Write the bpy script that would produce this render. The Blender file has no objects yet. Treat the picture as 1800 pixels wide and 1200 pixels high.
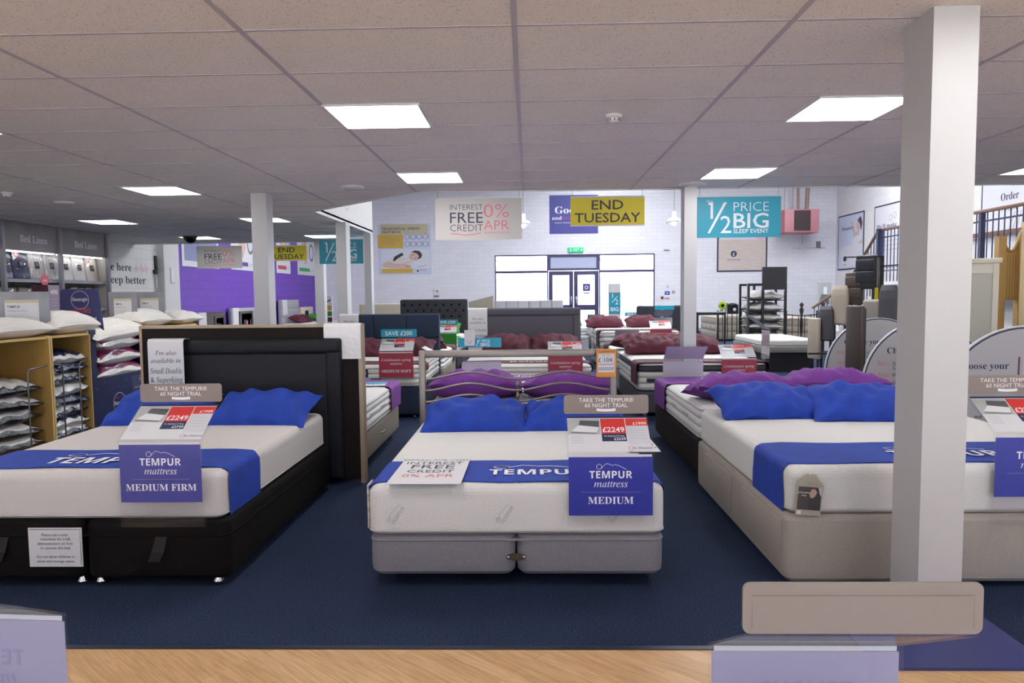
# Bed showroom: rows of divan beds under a suspended ceiling, daylight hall behind.
import bpy, bmesh, math, random
from mathutils import Matrix, Vector
random.seed(7)
scene = bpy.context.scene
COL = scene.collection
PI = math.pi
def V(*a): return Vector(a)

# ------------------------------------------------------------------ camera
F, PITCH, YAW, ROLL, HC = 1240.66, .06624, .02417, -.0104, 1.5
def _rot():
    cy, sy, cp, sp, cr, sr = math.cos(YAW), math.sin(YAW), math.cos(PITCH), math.sin(PITCH), math.cos(ROLL), math.sin(ROLL)
    A = Matrix(((cy, sy, 0), (-sy, cy, 0), (0, 0, 1)))
    B = Matrix(((1, 0, 0), (0, cp, -sp), (0, sp, cp)))
    C_ = Matrix(((1, 0, 0), (0, 0, -1), (0, 1, 0)))
    D = Matrix(((cr, -sr, 0), (sr, cr, 0), (0, 0, 1)))
    return D @ C_ @ B @ A
RM = _rot()
camd = bpy.data.cameras.new('camera'); cam = bpy.data.objects.new('camera', camd); COL.objects.link(cam)
m4 = Matrix((RM[0], -RM[1], -RM[2])).transposed().to_4x4(); m4.translation = (0, 0, HC)
cam.matrix_world = m4; camd.sensor_width = 36; camd.lens = F / 1800 * 36; camd.clip_end = 300; camd.clip_start = .05
scene.camera = cam
def at(px, py, X=None, Y=None, Z=None):
    """the point of a measured photo pixel on a known plane of the shop"""
    d = RM.transposed() @ Vector(((px - 900) / F, (py - 600) / F, 1))
    t = X / d.x if X is not None else Y / d.y if Y is not None else (Z - HC) / d.z
    return Vector((0, 0, HC)) + d * t

# ------------------------------------------------------------------ materials
def lin(h):
    if isinstance(h, str):
        c = [int(h[i:i + 2], 16) / 255 for i in (0, 2, 4)]
        return tuple(x / 12.92 if x <= .04045 else ((x + .055) / 1.055) ** 2.4 for x in c)
    return tuple(h)
MATS = {}
def mat(name, col, rough=.6, bump=0, bscale=200, var=0, vscale=8, metal=0, emit=0, spec=.5, sheen=0, col2=None, tex='noise', stretch=None):
    """a principled material; bump = depth of a fine noise, var = how far the colour wanders to col2 (or darker)"""
    if name in MATS: return MATS[name]
    m = bpy.data.materials.new(name); m.use_nodes = True; nt = m.node_tree; N, L = nt.nodes, nt.links
    b = N['Principled BSDF']; c = lin(col)
    b.inputs['Base Color'].default_value = (*c, 1); b.inputs['Roughness'].default_value = rough; b.inputs['Metallic'].default_value = metal
    b.inputs['Specular IOR Level'].default_value = spec
    if sheen: b.inputs['Sheen Weight'].default_value = sheen
    if emit:
        b.inputs['Emission Color'].default_value = (*c, 1); b.inputs['Emission Strength'].default_value = emit
    if bump or var:
        tc = N.new('ShaderNodeTexCoord'); mp = N.new('ShaderNodeMapping'); L.new(tc.outputs['Object'], mp.inputs[0])
        if stretch: mp.inputs['Scale'].default_value = stretch
    if var:
        n = N.new('ShaderNodeTexNoise'); n.inputs['Scale'].default_value = vscale; n.inputs['Detail'].default_value = 4
        L.new(mp.outputs[0], n.inputs['Vector'])
        r = N.new('ShaderNodeMapRange'); r.inputs[1].default_value = .3; r.inputs[2].default_value = .7; L.new(n.outputs[0], r.inputs[0])
        x = N.new('ShaderNodeMix'); x.data_type = 'RGBA'; x.inputs[6].default_value = (*c, 1)
        c2 = lin(col2) if col2 else tuple(k * (1 - var) for k in c); x.inputs[7].default_value = (*c2, 1)
        L.new(r.outputs[0], x.inputs[0]); L.new(x.outputs[2], b.inputs['Base Color'])
    if bump:
        if tex == 'noise':
            n = N.new('ShaderNodeTexNoise'); n.inputs['Scale'].default_value = bscale; n.inputs['Detail'].default_value = 2; h = n.outputs[0]
        elif tex == 'voronoi':
            n = N.new('ShaderNodeTexVoronoi'); n.inputs['Scale'].default_value = bscale; h = n.outputs[0]
        else:
            n = N.new('ShaderNodeTexWave'); n.inputs['Scale'].default_value = bscale; n.bands_direction = tex; n.inputs['Distortion'].default_value = .3; h = n.outputs[1]
        L.new(mp.outputs[0], n.inputs['Vector'])
        bp = N.new('ShaderNodeBump'); bp.inputs['Strength'].default_value = min(1, bump); bp.inputs['Distance'].default_value = .004
        L.new(h, bp.inputs['Height']); L.new(bp.outputs[0], b.inputs['Normal'])
    MATS[name] = m
    return m
def clear(name, tint=(1, 1, 1), gloss=.06, alpha=0, col=(.8, .8, .8), rough=.03):
    """thin clear sheet: see-through with a weak mirror sheen (and alpha of a milky body colour)"""
    m = bpy.data.materials.new(name); m.use_nodes = True; nt = m.node_tree; N, L = nt.nodes, nt.links
    N.remove(N['Principled BSDF']); out = N['Material Output']
    t = N.new('ShaderNodeBsdfTransparent'); t.inputs[0].default_value = (*tint, 1)
    g = N.new('ShaderNodeBsdfGlossy'); g.inputs['Roughness'].default_value = rough
    f = N.new('ShaderNodeLayerWeight'); pw = N.new('ShaderNodeMath'); pw.operation = 'POWER'; pw.inputs[1].default_value = 4; L.new(f.outputs['Facing'], pw.inputs[0])
    ad = N.new('ShaderNodeMath'); ad.operation = 'MULTIPLY_ADD'; ad.inputs[1].default_value = .35; ad.inputs[2].default_value = gloss * .5; L.new(pw.outputs[0], ad.inputs[0]); ad.use_clamp = True
    x = N.new('ShaderNodeMixShader'); L.new(ad.outputs[0], x.inputs[0]); L.new(t.outputs[0], x.inputs[1]); L.new(g.outputs[0], x.inputs[2])
    o = x.outputs[0]
    if alpha:
        d = N.new('ShaderNodeBsdfDiffuse'); d.inputs[0].default_value = (*col, 1)
        y = N.new('ShaderNodeMixShader'); y.inputs[0].default_value = alpha; L.new(o, y.inputs[1]); L.new(d.outputs[0], y.inputs[2]); o = y.outputs[0]
    L.new(o, out.inputs[0]); MATS[name] = m
    return m
def brick_mat(name, col, mortar, bw=.44, bh=.215, axis='X', rough=.8):
    m = bpy.data.materials.new(name); m.use_nodes = True; nt = m.node_tree; N, L = nt.nodes, nt.links; b = N['Principled BSDF']
    tc = N.new('ShaderNodeTexCoord'); s = N.new('ShaderNodeSeparateXYZ'); L.new(tc.outputs['Object'], s.inputs[0])
    cb = N.new('ShaderNodeCombineXYZ'); L.new(s.outputs[axis], cb.inputs[0]); L.new(s.outputs['Z'], cb.inputs[1])
    br = N.new('ShaderNodeTexBrick'); L.new(cb.outputs[0], br.inputs['Vector'])
    br.inputs['Color1'].default_value = (*lin(col), 1); br.inputs['Color2'].default_value = (*[k * .95 for k in lin(col)], 1); br.inputs['Mortar'].default_value = (*lin(mortar), 1)
    br.inputs['Scale'].default_value = 1; br.inputs['Mortar Size'].default_value = .006; br.inputs['Mortar Smooth'].default_value = .6
    br.inputs['Brick Width'].default_value = bw; br.inputs['Row Height'].default_value = bh
    L.new(br.outputs[0], b.inputs['Base Color']); b.inputs['Roughness'].default_value = rough
    bp = N.new('ShaderNodeBump'); bp.invert = True; bp.inputs['Strength'].default_value = .6; bp.inputs['Distance'].default_value = .006
    L.new(br.outputs[1], bp.inputs['Height']); L.new(bp.outputs[0], b.inputs['Normal']); MATS[name] = m
    return m
def speckle_mat(name, col, dark, scale=140, lo=.62, hi=.7, rough=.9, bump=.3, var=.04):
    m = bpy.data.materials.new(name); m.use_nodes = True; nt = m.node_tree; N, L = nt.nodes, nt.links; b = N['Principled BSDF']
    tc = N.new('ShaderNodeTexCoord'); n = N.new('ShaderNodeTexNoise'); n.inputs['Scale'].default_value = scale; n.inputs['Detail'].default_value = 1; L.new(tc.outputs['Object'], n.inputs['Vector'])
    r = N.new('ShaderNodeMapRange'); r.inputs[1].default_value = lo; r.inputs[2].default_value = hi; L.new(n.outputs[0], r.inputs[0])
    x = N.new('ShaderNodeMix'); x.data_type = 'RGBA'; x.inputs[6].default_value = (*lin(col), 1); x.inputs[7].default_value = (*lin(dark), 1)
    L.new(r.outputs[0], x.inputs[0])
    n2 = N.new('ShaderNodeTexNoise'); n2.inputs['Scale'].default_value = 1.3; n2.inputs['Detail'].default_value = 5; L.new(tc.outputs['Object'], n2.inputs['Vector'])
    h = N.new('ShaderNodeHueSaturation'); mr = N.new('ShaderNodeMapRange'); mr.inputs[1].default_value = .3; mr.inputs[2].default_value = .7; mr.inputs[3].default_value = 1 - var; mr.inputs[4].default_value = 1 + var
    L.new(n2.outputs[0], mr.inputs[0]); L.new(mr.outputs[0], h.inputs['Value']); L.new(x.outputs[2], h.inputs['Color']); L.new(h.outputs[0], b.inputs['Base Color'])
    b.inputs['Roughness'].default_value = rough; b.inputs['Specular IOR Level'].default_value = .2
    bp = N.new('ShaderNodeBump'); bp.inputs['Strength'].default_value = bump; bp.inputs['Distance'].default_value = .004; L.new(n.outputs[0], bp.inputs['Height']); L.new(bp.outputs[0], b.inputs['Normal'])
    MATS[name] = m
    return m
def plank_mat(name):
    m = bpy.data.materials.new(name); m.use_nodes = True; nt = m.node_tree; N, L = nt.nodes, nt.links; b = N['Principled BSDF']
    tc = N.new('ShaderNodeTexCoord'); mp = N.new('ShaderNodeMapping'); mp.inputs['Rotation'].default_value = (0, 0, math.radians(40)); L.new(tc.outputs['Object'], mp.inputs[0])
    br = N.new('ShaderNodeTexBrick'); L.new(mp.outputs[0], br.inputs['Vector']); br.inputs['Scale'].default_value = 1; br.inputs['Brick Width'].default_value = .9; br.inputs['Row Height'].default_value = .07
    br.inputs['Color1'].default_value = (*lin('cca87c'), 1); br.inputs['Color2'].default_value = (*lin('bd9668'), 1); br.inputs['Mortar'].default_value = (*lin('a8845a'), 1); br.inputs['Mortar Size'].default_value = .001
    m2 = N.new('ShaderNodeMapping'); m2.inputs['Scale'].default_value = (2.2, 26, 1); L.new(mp.outputs[0], m2.inputs[0])
    n = N.new('ShaderNodeTexNoise'); n.inputs['Scale'].default_value = 3; n.inputs['Detail'].default_value = 6; L.new(m2.outputs[0], n.inputs['Vector'])
    r = N.new('ShaderNodeMapRange'); r.inputs[1].default_value = .35; r.inputs[2].default_value = .75; r.inputs[3].default_value = 1.1; r.inputs[4].default_value = .72; L.new(n.outputs[0], r.inputs[0])
    h = N.new('ShaderNodeHueSaturation'); L.new(br.outputs[0], h.inputs['Color']); L.new(r.outputs[0], h.inputs['Value']); L.new(h.outputs[0], b.inputs['Base Color'])
    b.inputs['Roughness'].default_value = .38; MATS[name] = m
    return m

# ------------------------------------------------------------------ mesh builder
TXT = {}
def _serif(s): return ''.join(chr(0x1D400 + ord(c) - 65) if 'A' <= c <= 'Z' else chr(0x1D41A + ord(c) - 97) if 'a' <= c <= 'z' else chr(0x1D7CE + ord(c) - 48) if c.isdigit() else c for c in s)
def _ital(s): return ''.join('\u210e' if c == 'h' else chr(0x1D434 + ord(c) - 65) if 'A' <= c <= 'Z' else chr(0x1D44E + ord(c) - 97) if 'a' <= c <= 'z' else c for c in s)
def _sansb(s): return ''.join(chr(0x1D5D4 + ord(c) - 65) if 'A' <= c <= 'Z' else chr(0x1D5EE + ord(c) - 97) if 'a' <= c <= 'z' else chr(0x1D7EC + ord(c) - 48) if c.isdigit() else c for c in s)
def text_mesh(s, style):
    k = (s, style)
    if k not in TXT:
        c = bpy.data.curves.new('lettering', 'FONT')
        c.body = _serif(s) if style == 'serif' else _ital(s) if style == 'italic' else _sansb(s) if style == 'heavy' else s
        c.size = 1; c.resolution_u = 2; c.offset = {'bold': .011, 'light': -.012}.get(style, 0)
        o = bpy.data.objects.new('lettering', c); me = bpy.data.meshes.new_from_object(o)
        vs = [Vector(v.co) for v in me.vertices]; fs = [tuple(p.vertices) for p in me.polygons]
        bpy.data.objects.remove(o); bpy.data.curves.remove(c); bpy.data.meshes.remove(me)
        xs = [v.x for v in vs] or [0, 1]; ys = [v.y for v in vs] or [0, 1]
        TXT[k] = (vs, fs, min(xs), max(xs), min(ys), max(ys))
    return TXT[k]
def frame(o, right, up):
    r = Vector(right).normalized(); u = Vector(up).normalized(); n = r.cross(u)
    m = Matrix((r, u, n)).transposed().to_4x4(); m.translation = Vector(o)
    return m
FRONT = lambda x, y, z: frame((x, y, z), (1, 0, 0), (0, 0, 1))      # faces the camera side (-Y)
class MB:
    def __init__(s): s.v = []; s.f = []; s.m = []; s.sm = []; s.mats = []
    def mi(s, m):
        if m not in s.mats: s.mats.append(m)
        return s.mats.index(m)
    def add(s, vs, fs, m, smooth=False, M=None):
        o = len(s.v); k = s.mi(m)
        s.v += [(M @ Vector(v) if M is not None else Vector(v)) for v in vs]
        for f in fs: s.f.append(tuple(i + o for i in f)); s.m.append(k); s.sm.append(smooth)
    def quad(s, a, b, c, d, m, M=None): s.add([a, b, c, d], [(0, 1, 2, 3)], m, False, M)
    def poly(s, pts, m, M=None, z=0): s.add([(p[0], p[1], z) if len(p) == 2 else p for p in pts], [tuple(range(len(pts)))], m, False, M)
    def rect(s, x0, x1, y0, y1, m, M=None, z=0): s.poly([(x0, y0), (x1, y0), (x1, y1), (x0, y1)], m, M, z)
    def box(s, x0, x1, y0, y1, z0, z1, m, M=None):
        vs = [(x, y, z) for x in (x0, x1) for y in (y0, y1) for z in (z0, z1)]
        s.add(vs, [(0, 1, 3, 2), (4, 6, 7, 5), (0, 4, 5, 1), (2, 3, 7, 6), (0, 2, 6, 4), (1, 5, 7, 3)], m, False, M)
    def rbox(s, x0, x1, y0, y1, z0, z1, r, m, seg=3, M=None):
        bm = bmesh.new(); bmesh.ops.create_cube(bm, size=1)
        for v in bm.verts: v.co = Vector(((x0 + x1) / 2 + v.co.x * (x1 - x0), (y0 + y1) / 2 + v.co.y * (y1 - y0), (z0 + z1) / 2 + v.co.z * (z1 - z0)))
        r = min(r, .49 * min(x1 - x0, y1 - y0, z1 - z0))
        bmesh.ops.bevel(bm, geom=bm.edges[:], offset=r, segments=seg, affect='EDGES', profile=.5)
        bm.verts.index_update(); s.add([v.co.copy() for v in bm.verts], [[v.index for v in f.verts] for f in bm.faces], m, seg > 1, M); bm.free()
    def prism(s, pts, z0, z1, m, M=None, side=None, smooth=False):
        n = len(pts); vs = [(p[0], p[1], z0) for p in pts] + [(p[0], p[1], z1) for p in pts]
        s.add(vs, [tuple(reversed(range(n))), tuple(range(n, 2 * n))], m, False, M)
        s.add(vs, [(i, (i + 1) % n, n + (i + 1) % n, n + i) for i in range(n)], side or m, smooth, M)
    def tube(s, pts, r, m, n=8, M=None, closed=False, cap=True):
        pts = [Vector(p) for p in pts]; rs = r if isinstance(r, (list, tuple)) else [r] * len(pts)
        vs = []; a = None
        for i, p in enumerate(pts):
            q = pts[min(i + 1, len(pts) - 1)] - pts[max(i - 1, 0)]
            if q.length < 1e-9: q = Vector((0, 0, 1))
            q.normalize()
            if a is None: a = q.orthogonal().normalized()
            else:
                a = a - q * a.dot(q); a = a.normalized() if a.length > 1e-6 else q.orthogonal().normalized()
            b = q.cross(a)
            vs += [p + (a * math.cos(2 * PI * k / n) + b * math.sin(2 * PI * k / n)) * rs[i] for k in range(n)]
        fs = [(i * n + k, i * n + (k + 1) % n, (i + 1) * n + (k + 1) % n, (i + 1) * n + k) for i in range(len(pts) - 1) for k in range(n)]
        s.add(vs, fs, m, True, M)
        if cap: s.add(vs, [tuple(reversed(range(n))), tuple(range(len(vs) - n, len(vs)))], m, False, M)
    def lathe(s, prof, m, n=16, M=None, smooth=True):
        vs = [(r * math.cos(2 * PI * k / n), r * math.sin(2 * PI * k / n), z) for r, z in prof for k in range(n)]
        s.add(vs, [(i * n + k, i * n + (k + 1) % n, (i + 1) * n + (k + 1) % n, (i + 1) * n + k) for i in range(len(prof) - 1) for k in range(n)], m, smooth, M)
    def loft(s, x0, x1, y0, y1, prof, rad, m, n=5, M=None, sides=None):
        """rounded rectangle swept up a profile of (inset, z); sides = list of materials per band"""
        rings = []
        for ins, z in prof:
            a0, a1, b0, b1 = x0 + ins, x1 - ins, y0 + ins, y1 - ins; r = max(.001, rad - ins * .6)
            ring = []
            for cx, cy, st in ((a1 - r, b1 - r, 0), (a0 + r, b1 - r, 1), (a0 + r, b0 + r, 2), (a1 - r, b0 + r, 3)):
                ring += [(cx + r * math.cos(PI / 2 * (st + k / n)), cy + r * math.sin(PI / 2 * (st + k / n)), z) for k in range(n + 1)]
            rings.append(ring)
        c = len(rings[0]); vs = [p for r_ in rings for p in r_]
        for i in range(len(rings) - 1):
            s.add(vs, [(i * c + k, i * c + (k + 1) % c, (i + 1) * c + (k + 1) % c, (i + 1) * c + k) for k in range(c)], sides[i] if sides else m, True, M)
        s.add(rings[0], [tuple(reversed(range(c)))], sides[0] if sides else m, False, M)
        s.add(rings[-1], [tuple(range(c))], sides[-1] if sides else m, False, M)
    def text(s, t, M, size, m, style='sans', x=0, y=0, w=None, align='C', z=.0008, mirror=False):
        """lettering on the plane of frame M, baseline at y; w = exact width"""
        vs, fs, a, b, lo, hi = text_mesh(t, style)
        sx = size if w is None else w / max(1e-6, b - a)
        off = {'C': -(a + b) / 2, 'L': -a, 'R': -b}[align]
        k = -1 if mirror else 1
        s.add([(x + k * (v.x + off) * sx, y + v.y * size, z) for v in vs], fs, m, False, M)
    def disc(s, x, y, r, m, M=None, n=20, z=0, r2=0, ry=None):
        ry = ry or r
        if r2:
            vs = [(x + q * math.cos(2 * PI * k / n), y + q * ry / r * math.sin(2 * PI * k / n), z) for q in (r2, r) for k in range(n)]
            s.add(vs, [(k, n + k, n + (k + 1) % n, (k + 1) % n) for k in range(n)], m, False, M)
        else: s.poly([(x + r * math.cos(2 * PI * k / n), y + ry * math.sin(2 * PI * k / n)) for k in range(n)], m, M, z)
    def stroke(s, pts, w, m, M=None, z=.0008):
        """a flat inked line of width w"""
        P = [Vector((p[0], p[1], 0)) for p in pts]; vs = []
        for i, p in enumerate(P):
            d = P[min(i + 1, len(P) - 1)] - P[max(i - 1, 0)]; d = d.normalized() if d.length else Vector((1, 0, 0))
            q = Vector((-d.y, d.x, 0)) * w / 2; vs += [(p.x + q.x, p.y + q.y, z), (p.x - q.x, p.y - q.y, z)]
        s.add(vs, [(2 * i + 1, 2 * i + 3, 2 * i + 2, 2 * i) for i in range(len(P) - 1)], m, False, M)
    def build(s, name, parent=None, label=None, org=None):
        me = bpy.data.meshes.new(name); o0 = Vector(org) if org is not None else Vector((0, 0, 0))
        me.from_pydata([v - o0 for v in s.v], [], s.f)
        for m in s.mats: me.materials.append(m)
        me.polygons.foreach_set('material_index', s.m); me.polygons.foreach_set('use_smooth', s.sm); me.update()
        o = bpy.data.objects.new(name, me); COL.objects.link(o)
        if parent is not None: o.parent = parent
        elif org is not None: o.location = o0
        if label: o['label'] = label
        return o
def tag(o, label, cat, group=None, kind=None):
    o['label'] = label; o['category'] = cat
    if group: o['group'] = group
    if kind: o['kind'] = kind
    return o
def thing(name, label, cat, loc=(0, 0, 0), rz=0, group=None):
    o = bpy.data.objects.new(name, None); COL.objects.link(o); o.empty_display_size = .1
    o.location = loc; o.rotation_euler = (0, 0, rz)
    return tag(o, label, cat, group)
def struct(mb, name):
    o = mb.build(name); o['kind'] = 'structure'
    return o
def copy_tree(o, parent=None):
    c = o.copy(); COL.objects.link(c)
    if parent is not None: c.parent = parent
    for ch in [k for k in bpy.data.objects if k.parent == o]: copy_tree(ch, c)
    return c
# ------------------------------------------------------------------ palette
WHITE = mat('white paint', 'd6d4d4', .6, .15, 60)
PILLAR = mat('pillar paint', 'bcbcbd', .45, .08, 30, .03, 3)
CEIL = speckle_mat('mineral tile', 'ece8e5', 'b4afad', 130, .63, .72, .95, .25, .02)
TBAR = mat('ceiling bar', 'b4aebb', .5)
CARPET = speckle_mat('navy carpet', '171f33', '2b3e5d', 150, .42, .68, .95, .8, .14)
WOOD_FLOOR = plank_mat('light wood strip floor')
BRICK_X = brick_mat('white brick across', 'e4e3ea', 'd0cfda', .44, .15, 'X')
BRICK_Y = brick_mat('white brick along', 'e4e2e2', 'd2d0d2', .44, .215, 'Y')
PURPLE_WALL = brick_mat('purple block', '6c40b0', '573094', .44, .215, 'Y', .55)
PANEL_GLOW = mat('lamp diffuser', (1, .985, .985), .5, emit=16.5)
FILL_GLOW = mat('hall fill glow', (.93, .96, 1), .5, emit=21)  # glow of the rooflights added over the far hall
WHITE_METAL = mat('white metal', 'dedede', .35)
CHROME = mat('chrome', 'd8d8dc', .12, metal=1)
STEEL = mat('satin steel', '857c74', .4, metal=.8)
ROD = mat('grey rod', '77767a', .35, metal=.8)
BLACK_METAL = mat('black metal', '17171b', .4)
GLASS = clear('window glass', (.97, .98, 1), .04)
ACRYL = clear('clear acrylic', (.975, .975, .985), .05)
FRAME_DARK = mat('dark purple window frame', '3c3760', .4)
INK_NAVY = mat('navy ink', '232748', .6); INK_DARK = mat('dark ink', '2b2a33', .6); INK_WHITE = mat('white ink', 'efeef2', .6)
INK_PINK = mat('pink ink', 'd4637c', .6); INK_GREY = mat('grey ink', '6d6c72', .6); INK_PALE = mat('pale grey ink', 'b9b8bd', .7)
INK_RED = mat('red ink', 'c8332f', .5); INK_GOLD = mat('gold ink', '9a8c74', .6)
CARD = mat('white card', 'd4d3d5', .5); CARD_GREY = mat('pale grey card', 'c9c8cc', .5)
TAUPE = mat('taupe card', '7d7068', .45); TEAL = mat('teal card', '0f8fa8', .45); YELLOW = mat('yellow card', 'c2b322', .5)
CREAM_CARD = mat('warm grey card', 'cdc8c2', .5); ORANGE = mat('orange card', 'd98a32', .5)
BLUE_CARD = mat('violet blue card', '3b3b8e', .4, 0, 1, .14, 120); ROYAL_CARD = mat('royal blue card', '232c96', .4, 0, 1, .14, 120)
RED_CARD = mat('dull red card', '9c3045', .45); NAVY_CARD = mat('navy card', '22284e', .4); LILAC = mat('lilac back of card', 'dcd7e0', .35, 0, 1, .06, 3)
FORE_LILAC = mat('violet tinted back of card', 'aaa4bd', .3, 0, 1, .06, 3); SIGN_NAVY = mat('night blue card', '2a2f62', .45); MAUVE_CARD = mat('violet wall card', '41408a', .5)

# ------------------------------------------------------------------ room shell
ZC, ROOF, YB, XL, XR, YF = 2.666, 6.5, 28.0, -8.5, 12.0, -4.0
b = MB(); b.box(XL - .2, XR + .2, 2.91, YB + .2, -.1, 0, CARPET); struct(b, 'floor')
b = MB(); b.box(XL - .2, XR + .2, YF - .2, 2.91, -.1, 0, WOOD_FLOOR); struct(b, 'floor_wood')
b = MB(); b.box(XL, XR, 2.895, 2.925, -.02, .004, mat('edge strip', '1a2035', .4)); struct(b, 'trim_1')
LOWC = [(XL, YF), (XR, YF), (XR, 8.12), (-1.29, 8.05), (-2.92, 9.7), (-2.92, 13.3), (-4.5, 15.05), (XL, 15.15)]
b = MB(); b.prism(LOWC, ZC, ZC + .06, CEIL, side=WHITE); struct(b, 'ceiling')
def span(poly, axis, c):
    """where the line coordinate[axis] = c crosses the polygon"""
    o = 1 - axis; xs = []
    for i, p in enumerate(poly):
        q = poly[(i + 1) % len(poly)]
        if (p[axis] - c) * (q[axis] - c) < 0:
            t = (c - p[axis]) / (q[axis] - p[axis]); xs.append(p[o] + t * (q[o] - p[o]))
    xs.sort(); return list(zip(xs[::2], xs[1::2]))
GX, GY = -1.252, 3.149
b = MB()
for k in range(-7, 12):
    x = GX + 1.2 * k
    for a, c in span(LOWC, 0, x): b.box(x - .012, x + .012, a + .01, c - .01, ZC - .004, ZC + .01, TBAR)
for j in range(-12, 21):
    y = GY + .6 * j
    for a, c in span(LOWC, 1, y): b.box(a + .01, c - .01, y - .008, y + .008, ZC - .002, ZC + .01, TBAR)
struct(b, 'ceiling_grid')
b = MB()                                                       # bulkhead faces above the edge of the low ceiling
for i in range(2, 7):
    p, q = Vector(LOWC[i]), Vector(LOWC[i + 1]); d = (q - p).normalized(); n = Vector((-d.y, d.x)) * .1
    b.prism([tuple(p), tuple(q), tuple(q + n), tuple(p + n)], ZC + .001, ROOF, WHITE)
struct(b, 'wall_bulkhead')
b = MB()
for i in range(2, 7):                                          # white edge angle round the opening
    p, q = Vector(LOWC[i]), Vector(LOWC[i + 1]); d = (q - p).normalized(); n = Vector((-d.y, d.x)) * .03
    b.prism([tuple(p - n * .1), tuple(q - n * .1), tuple(q + n), tuple(p + n)], ZC - .008, ZC + .03, WHITE_METAL)
struct(b, 'trim_2')
b = MB(); b.box(XL - .2, XL, YF, 16.3, 0, ROOF, BRICK_Y); b.box(XL - .2, XL, 16.3, YB, 0, ROOF, PURPLE_WALL); struct(b, 'wall_left')
b = MB(); b.box(XL, XL + .16, 16.05, 16.75, 0, ROOF, WHITE); struct(b, 'wall_left_pier')
b = MB(); b.box(XR, XR + .2, YF, YB, 0, ROOF, BRICK_Y); struct(b, 'wall_right')
b = MB(); b.box(XL, XL + .6, YF - .2, YF, 0, ROOF, WHITE); b.box(XR - .6, XR, YF - .2, YF, 0, ROOF, WHITE); b.box(XL + .6, XR - .6, YF - .2, YF, 2.6, ROOF, WHITE); struct(b, 'wall_front')
b = MB()                                                       # unseen glazed front added behind the camera as daylight fill
for k in range(9): x = XL + .6 + (XR - XL - 1.2) * k / 8; b.box(x - .03, x + .03, YF - .15, YF - .05, 0, 2.6, FRAME_DARK)
b.box(XL + .6, XR - .6, YF - .15, YF - .05, 0, .06, FRAME_DARK); b.box(XL + .6, XR - .6, YF - .15, YF - .05, 2.54, 2.6, FRAME_DARK); o = struct(b, 'window_added')
g = MB(); g.box(XL + .63, XR - .63, YF - .105, YF - .095, .06, 2.54, GLASS); g.build('pane', o)
b = MB(); b.box(-60, 60, -60, YF - .2, -.2, -.05, mat('forecourt', 'b8b6b2', .9, .3, 4)); struct(b, 'ground_street')
b = MB(); b.box(XL, XR, YF - 2.6, YF - .2, 2.7, 2.85, WHITE); struct(b, 'exterior_sun_blocker')  # unseen canopy, added to keep direct sun off the shop floor
W0, W1, WD0, WD1 = at(870, 500, Y=YB).x, at(1151, 500, Y=YB).x, at(964, 500, Y=YB).x, at(1053, 500, Y=YB).x
WT = at(1000, 447, Y=YB).z; WM = at(1000, 477, Y=YB).z
b = MB(); b.box(XL, W0, YB, YB + .25, 0, ROOF, BRICK_X); b.box(W1, XR, YB, YB + .25, 0, ROOF, BRICK_X); b.box(W0, W1, YB, YB + .25, WT, ROOF, BRICK_X); struct(b, 'wall_back')
b = MB(); b.box(XL, XR, 8.1, YB, ROOF, ROOF + .1, WHITE); b.box(XL, -1, 8.1, YB, ROOF, ROOF + .1, WHITE); struct(b, 'ceiling_hall')
b = MB()
for x, y in ((-5, 21), (2, 13.5), (0, 20), (5, 12), (5, 20), (9.5, 14), (9.5, 22), (-5, 13), (3, 24.5)): b.box(x - .7, x + .7, y - 1.6, y + 1.6, ROOF - .04, ROOF - .01, FILL_GLOW)
struct(b, 'ceiling_fill_lights')  # unseen rooflights added to brighten the hall
# shop front: fixed panes either side of a double door
def bars(b, x0, x1, z0, z1, w, m, y0=YB + .04, y1=YB + .12):
    b.box(x0, x0 + w, y0, y1, z0, z1, m); b.box(x1 - w, x1, y0, y1, z0, z1, m); b.box(x0 + w, x1 - w, y0, y1, z1 - w, z1, m); b.box(x0 + w, x1 - w, y0, y1, z0, z0 + w, m)
def framed(name, x0, x1, z0, z1, w, m, glass=GLASS):
    b = MB(); bars(b, x0, x1, z0, z1, w, m); o = struct(b, name)
    g = MB(); g.box(x0 + w, x1 - w, YB + .075, YB + .085, z0 + w, z1 - w, glass); g.build('pane', o)
    return o
framed('window_1', W0, WD0, WM, WT, .05, FRAME_DARK); framed('window_2', W0, WD0, 0, WM, .05, FRAME_DARK)
framed('window_3', WD1, W1, WM, WT, .05, FRAME_DARK); framed('window_4', WD1, W1, 0, WM, .05, FRAME_DARK)
framed('window_5', WD0, WD1, WM + .04, WT, .09, FRAME_DARK, mat('frosted blue panel', 'aab2cc', .4))
DM = (WD0 + WD1) / 2
for i, (a, c) in enumerate(((WD0, DM), (DM, WD1))):
    b = MB(); bars(b, a + .01, c - .01, .02, WM + .02, .16, FRAME_DARK); zr = at(1000, 540, Y=YB).z; b.box(a + .16, c - .16, YB + .04, YB + .12, zr - .12, zr + .1, FRAME_DARK)
    o = struct(b, 'door_%d' % (i + 1)); g = MB(); g.box(a + .16, c - .16, YB + .075, YB + .085, .18, WM - .14, GLASS); g.build('pane', o)
    h = MB(); x = c - .1 if i == 0 else a + .1; h.tube([(x, YB + .02, .9), (x, YB - .02, .95), (x, YB - .02, 1.35), (x, YB + .02, 1.4)], .014, CHROME, 6); h.build('door_handle', o)
b = MB(); b.box(XL + .0, XR, YB - .02, YB, 0, .12, mat('grey skirting', '9a99a8', .5)); b2 = struct(b, 'baseboard_back')
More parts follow.
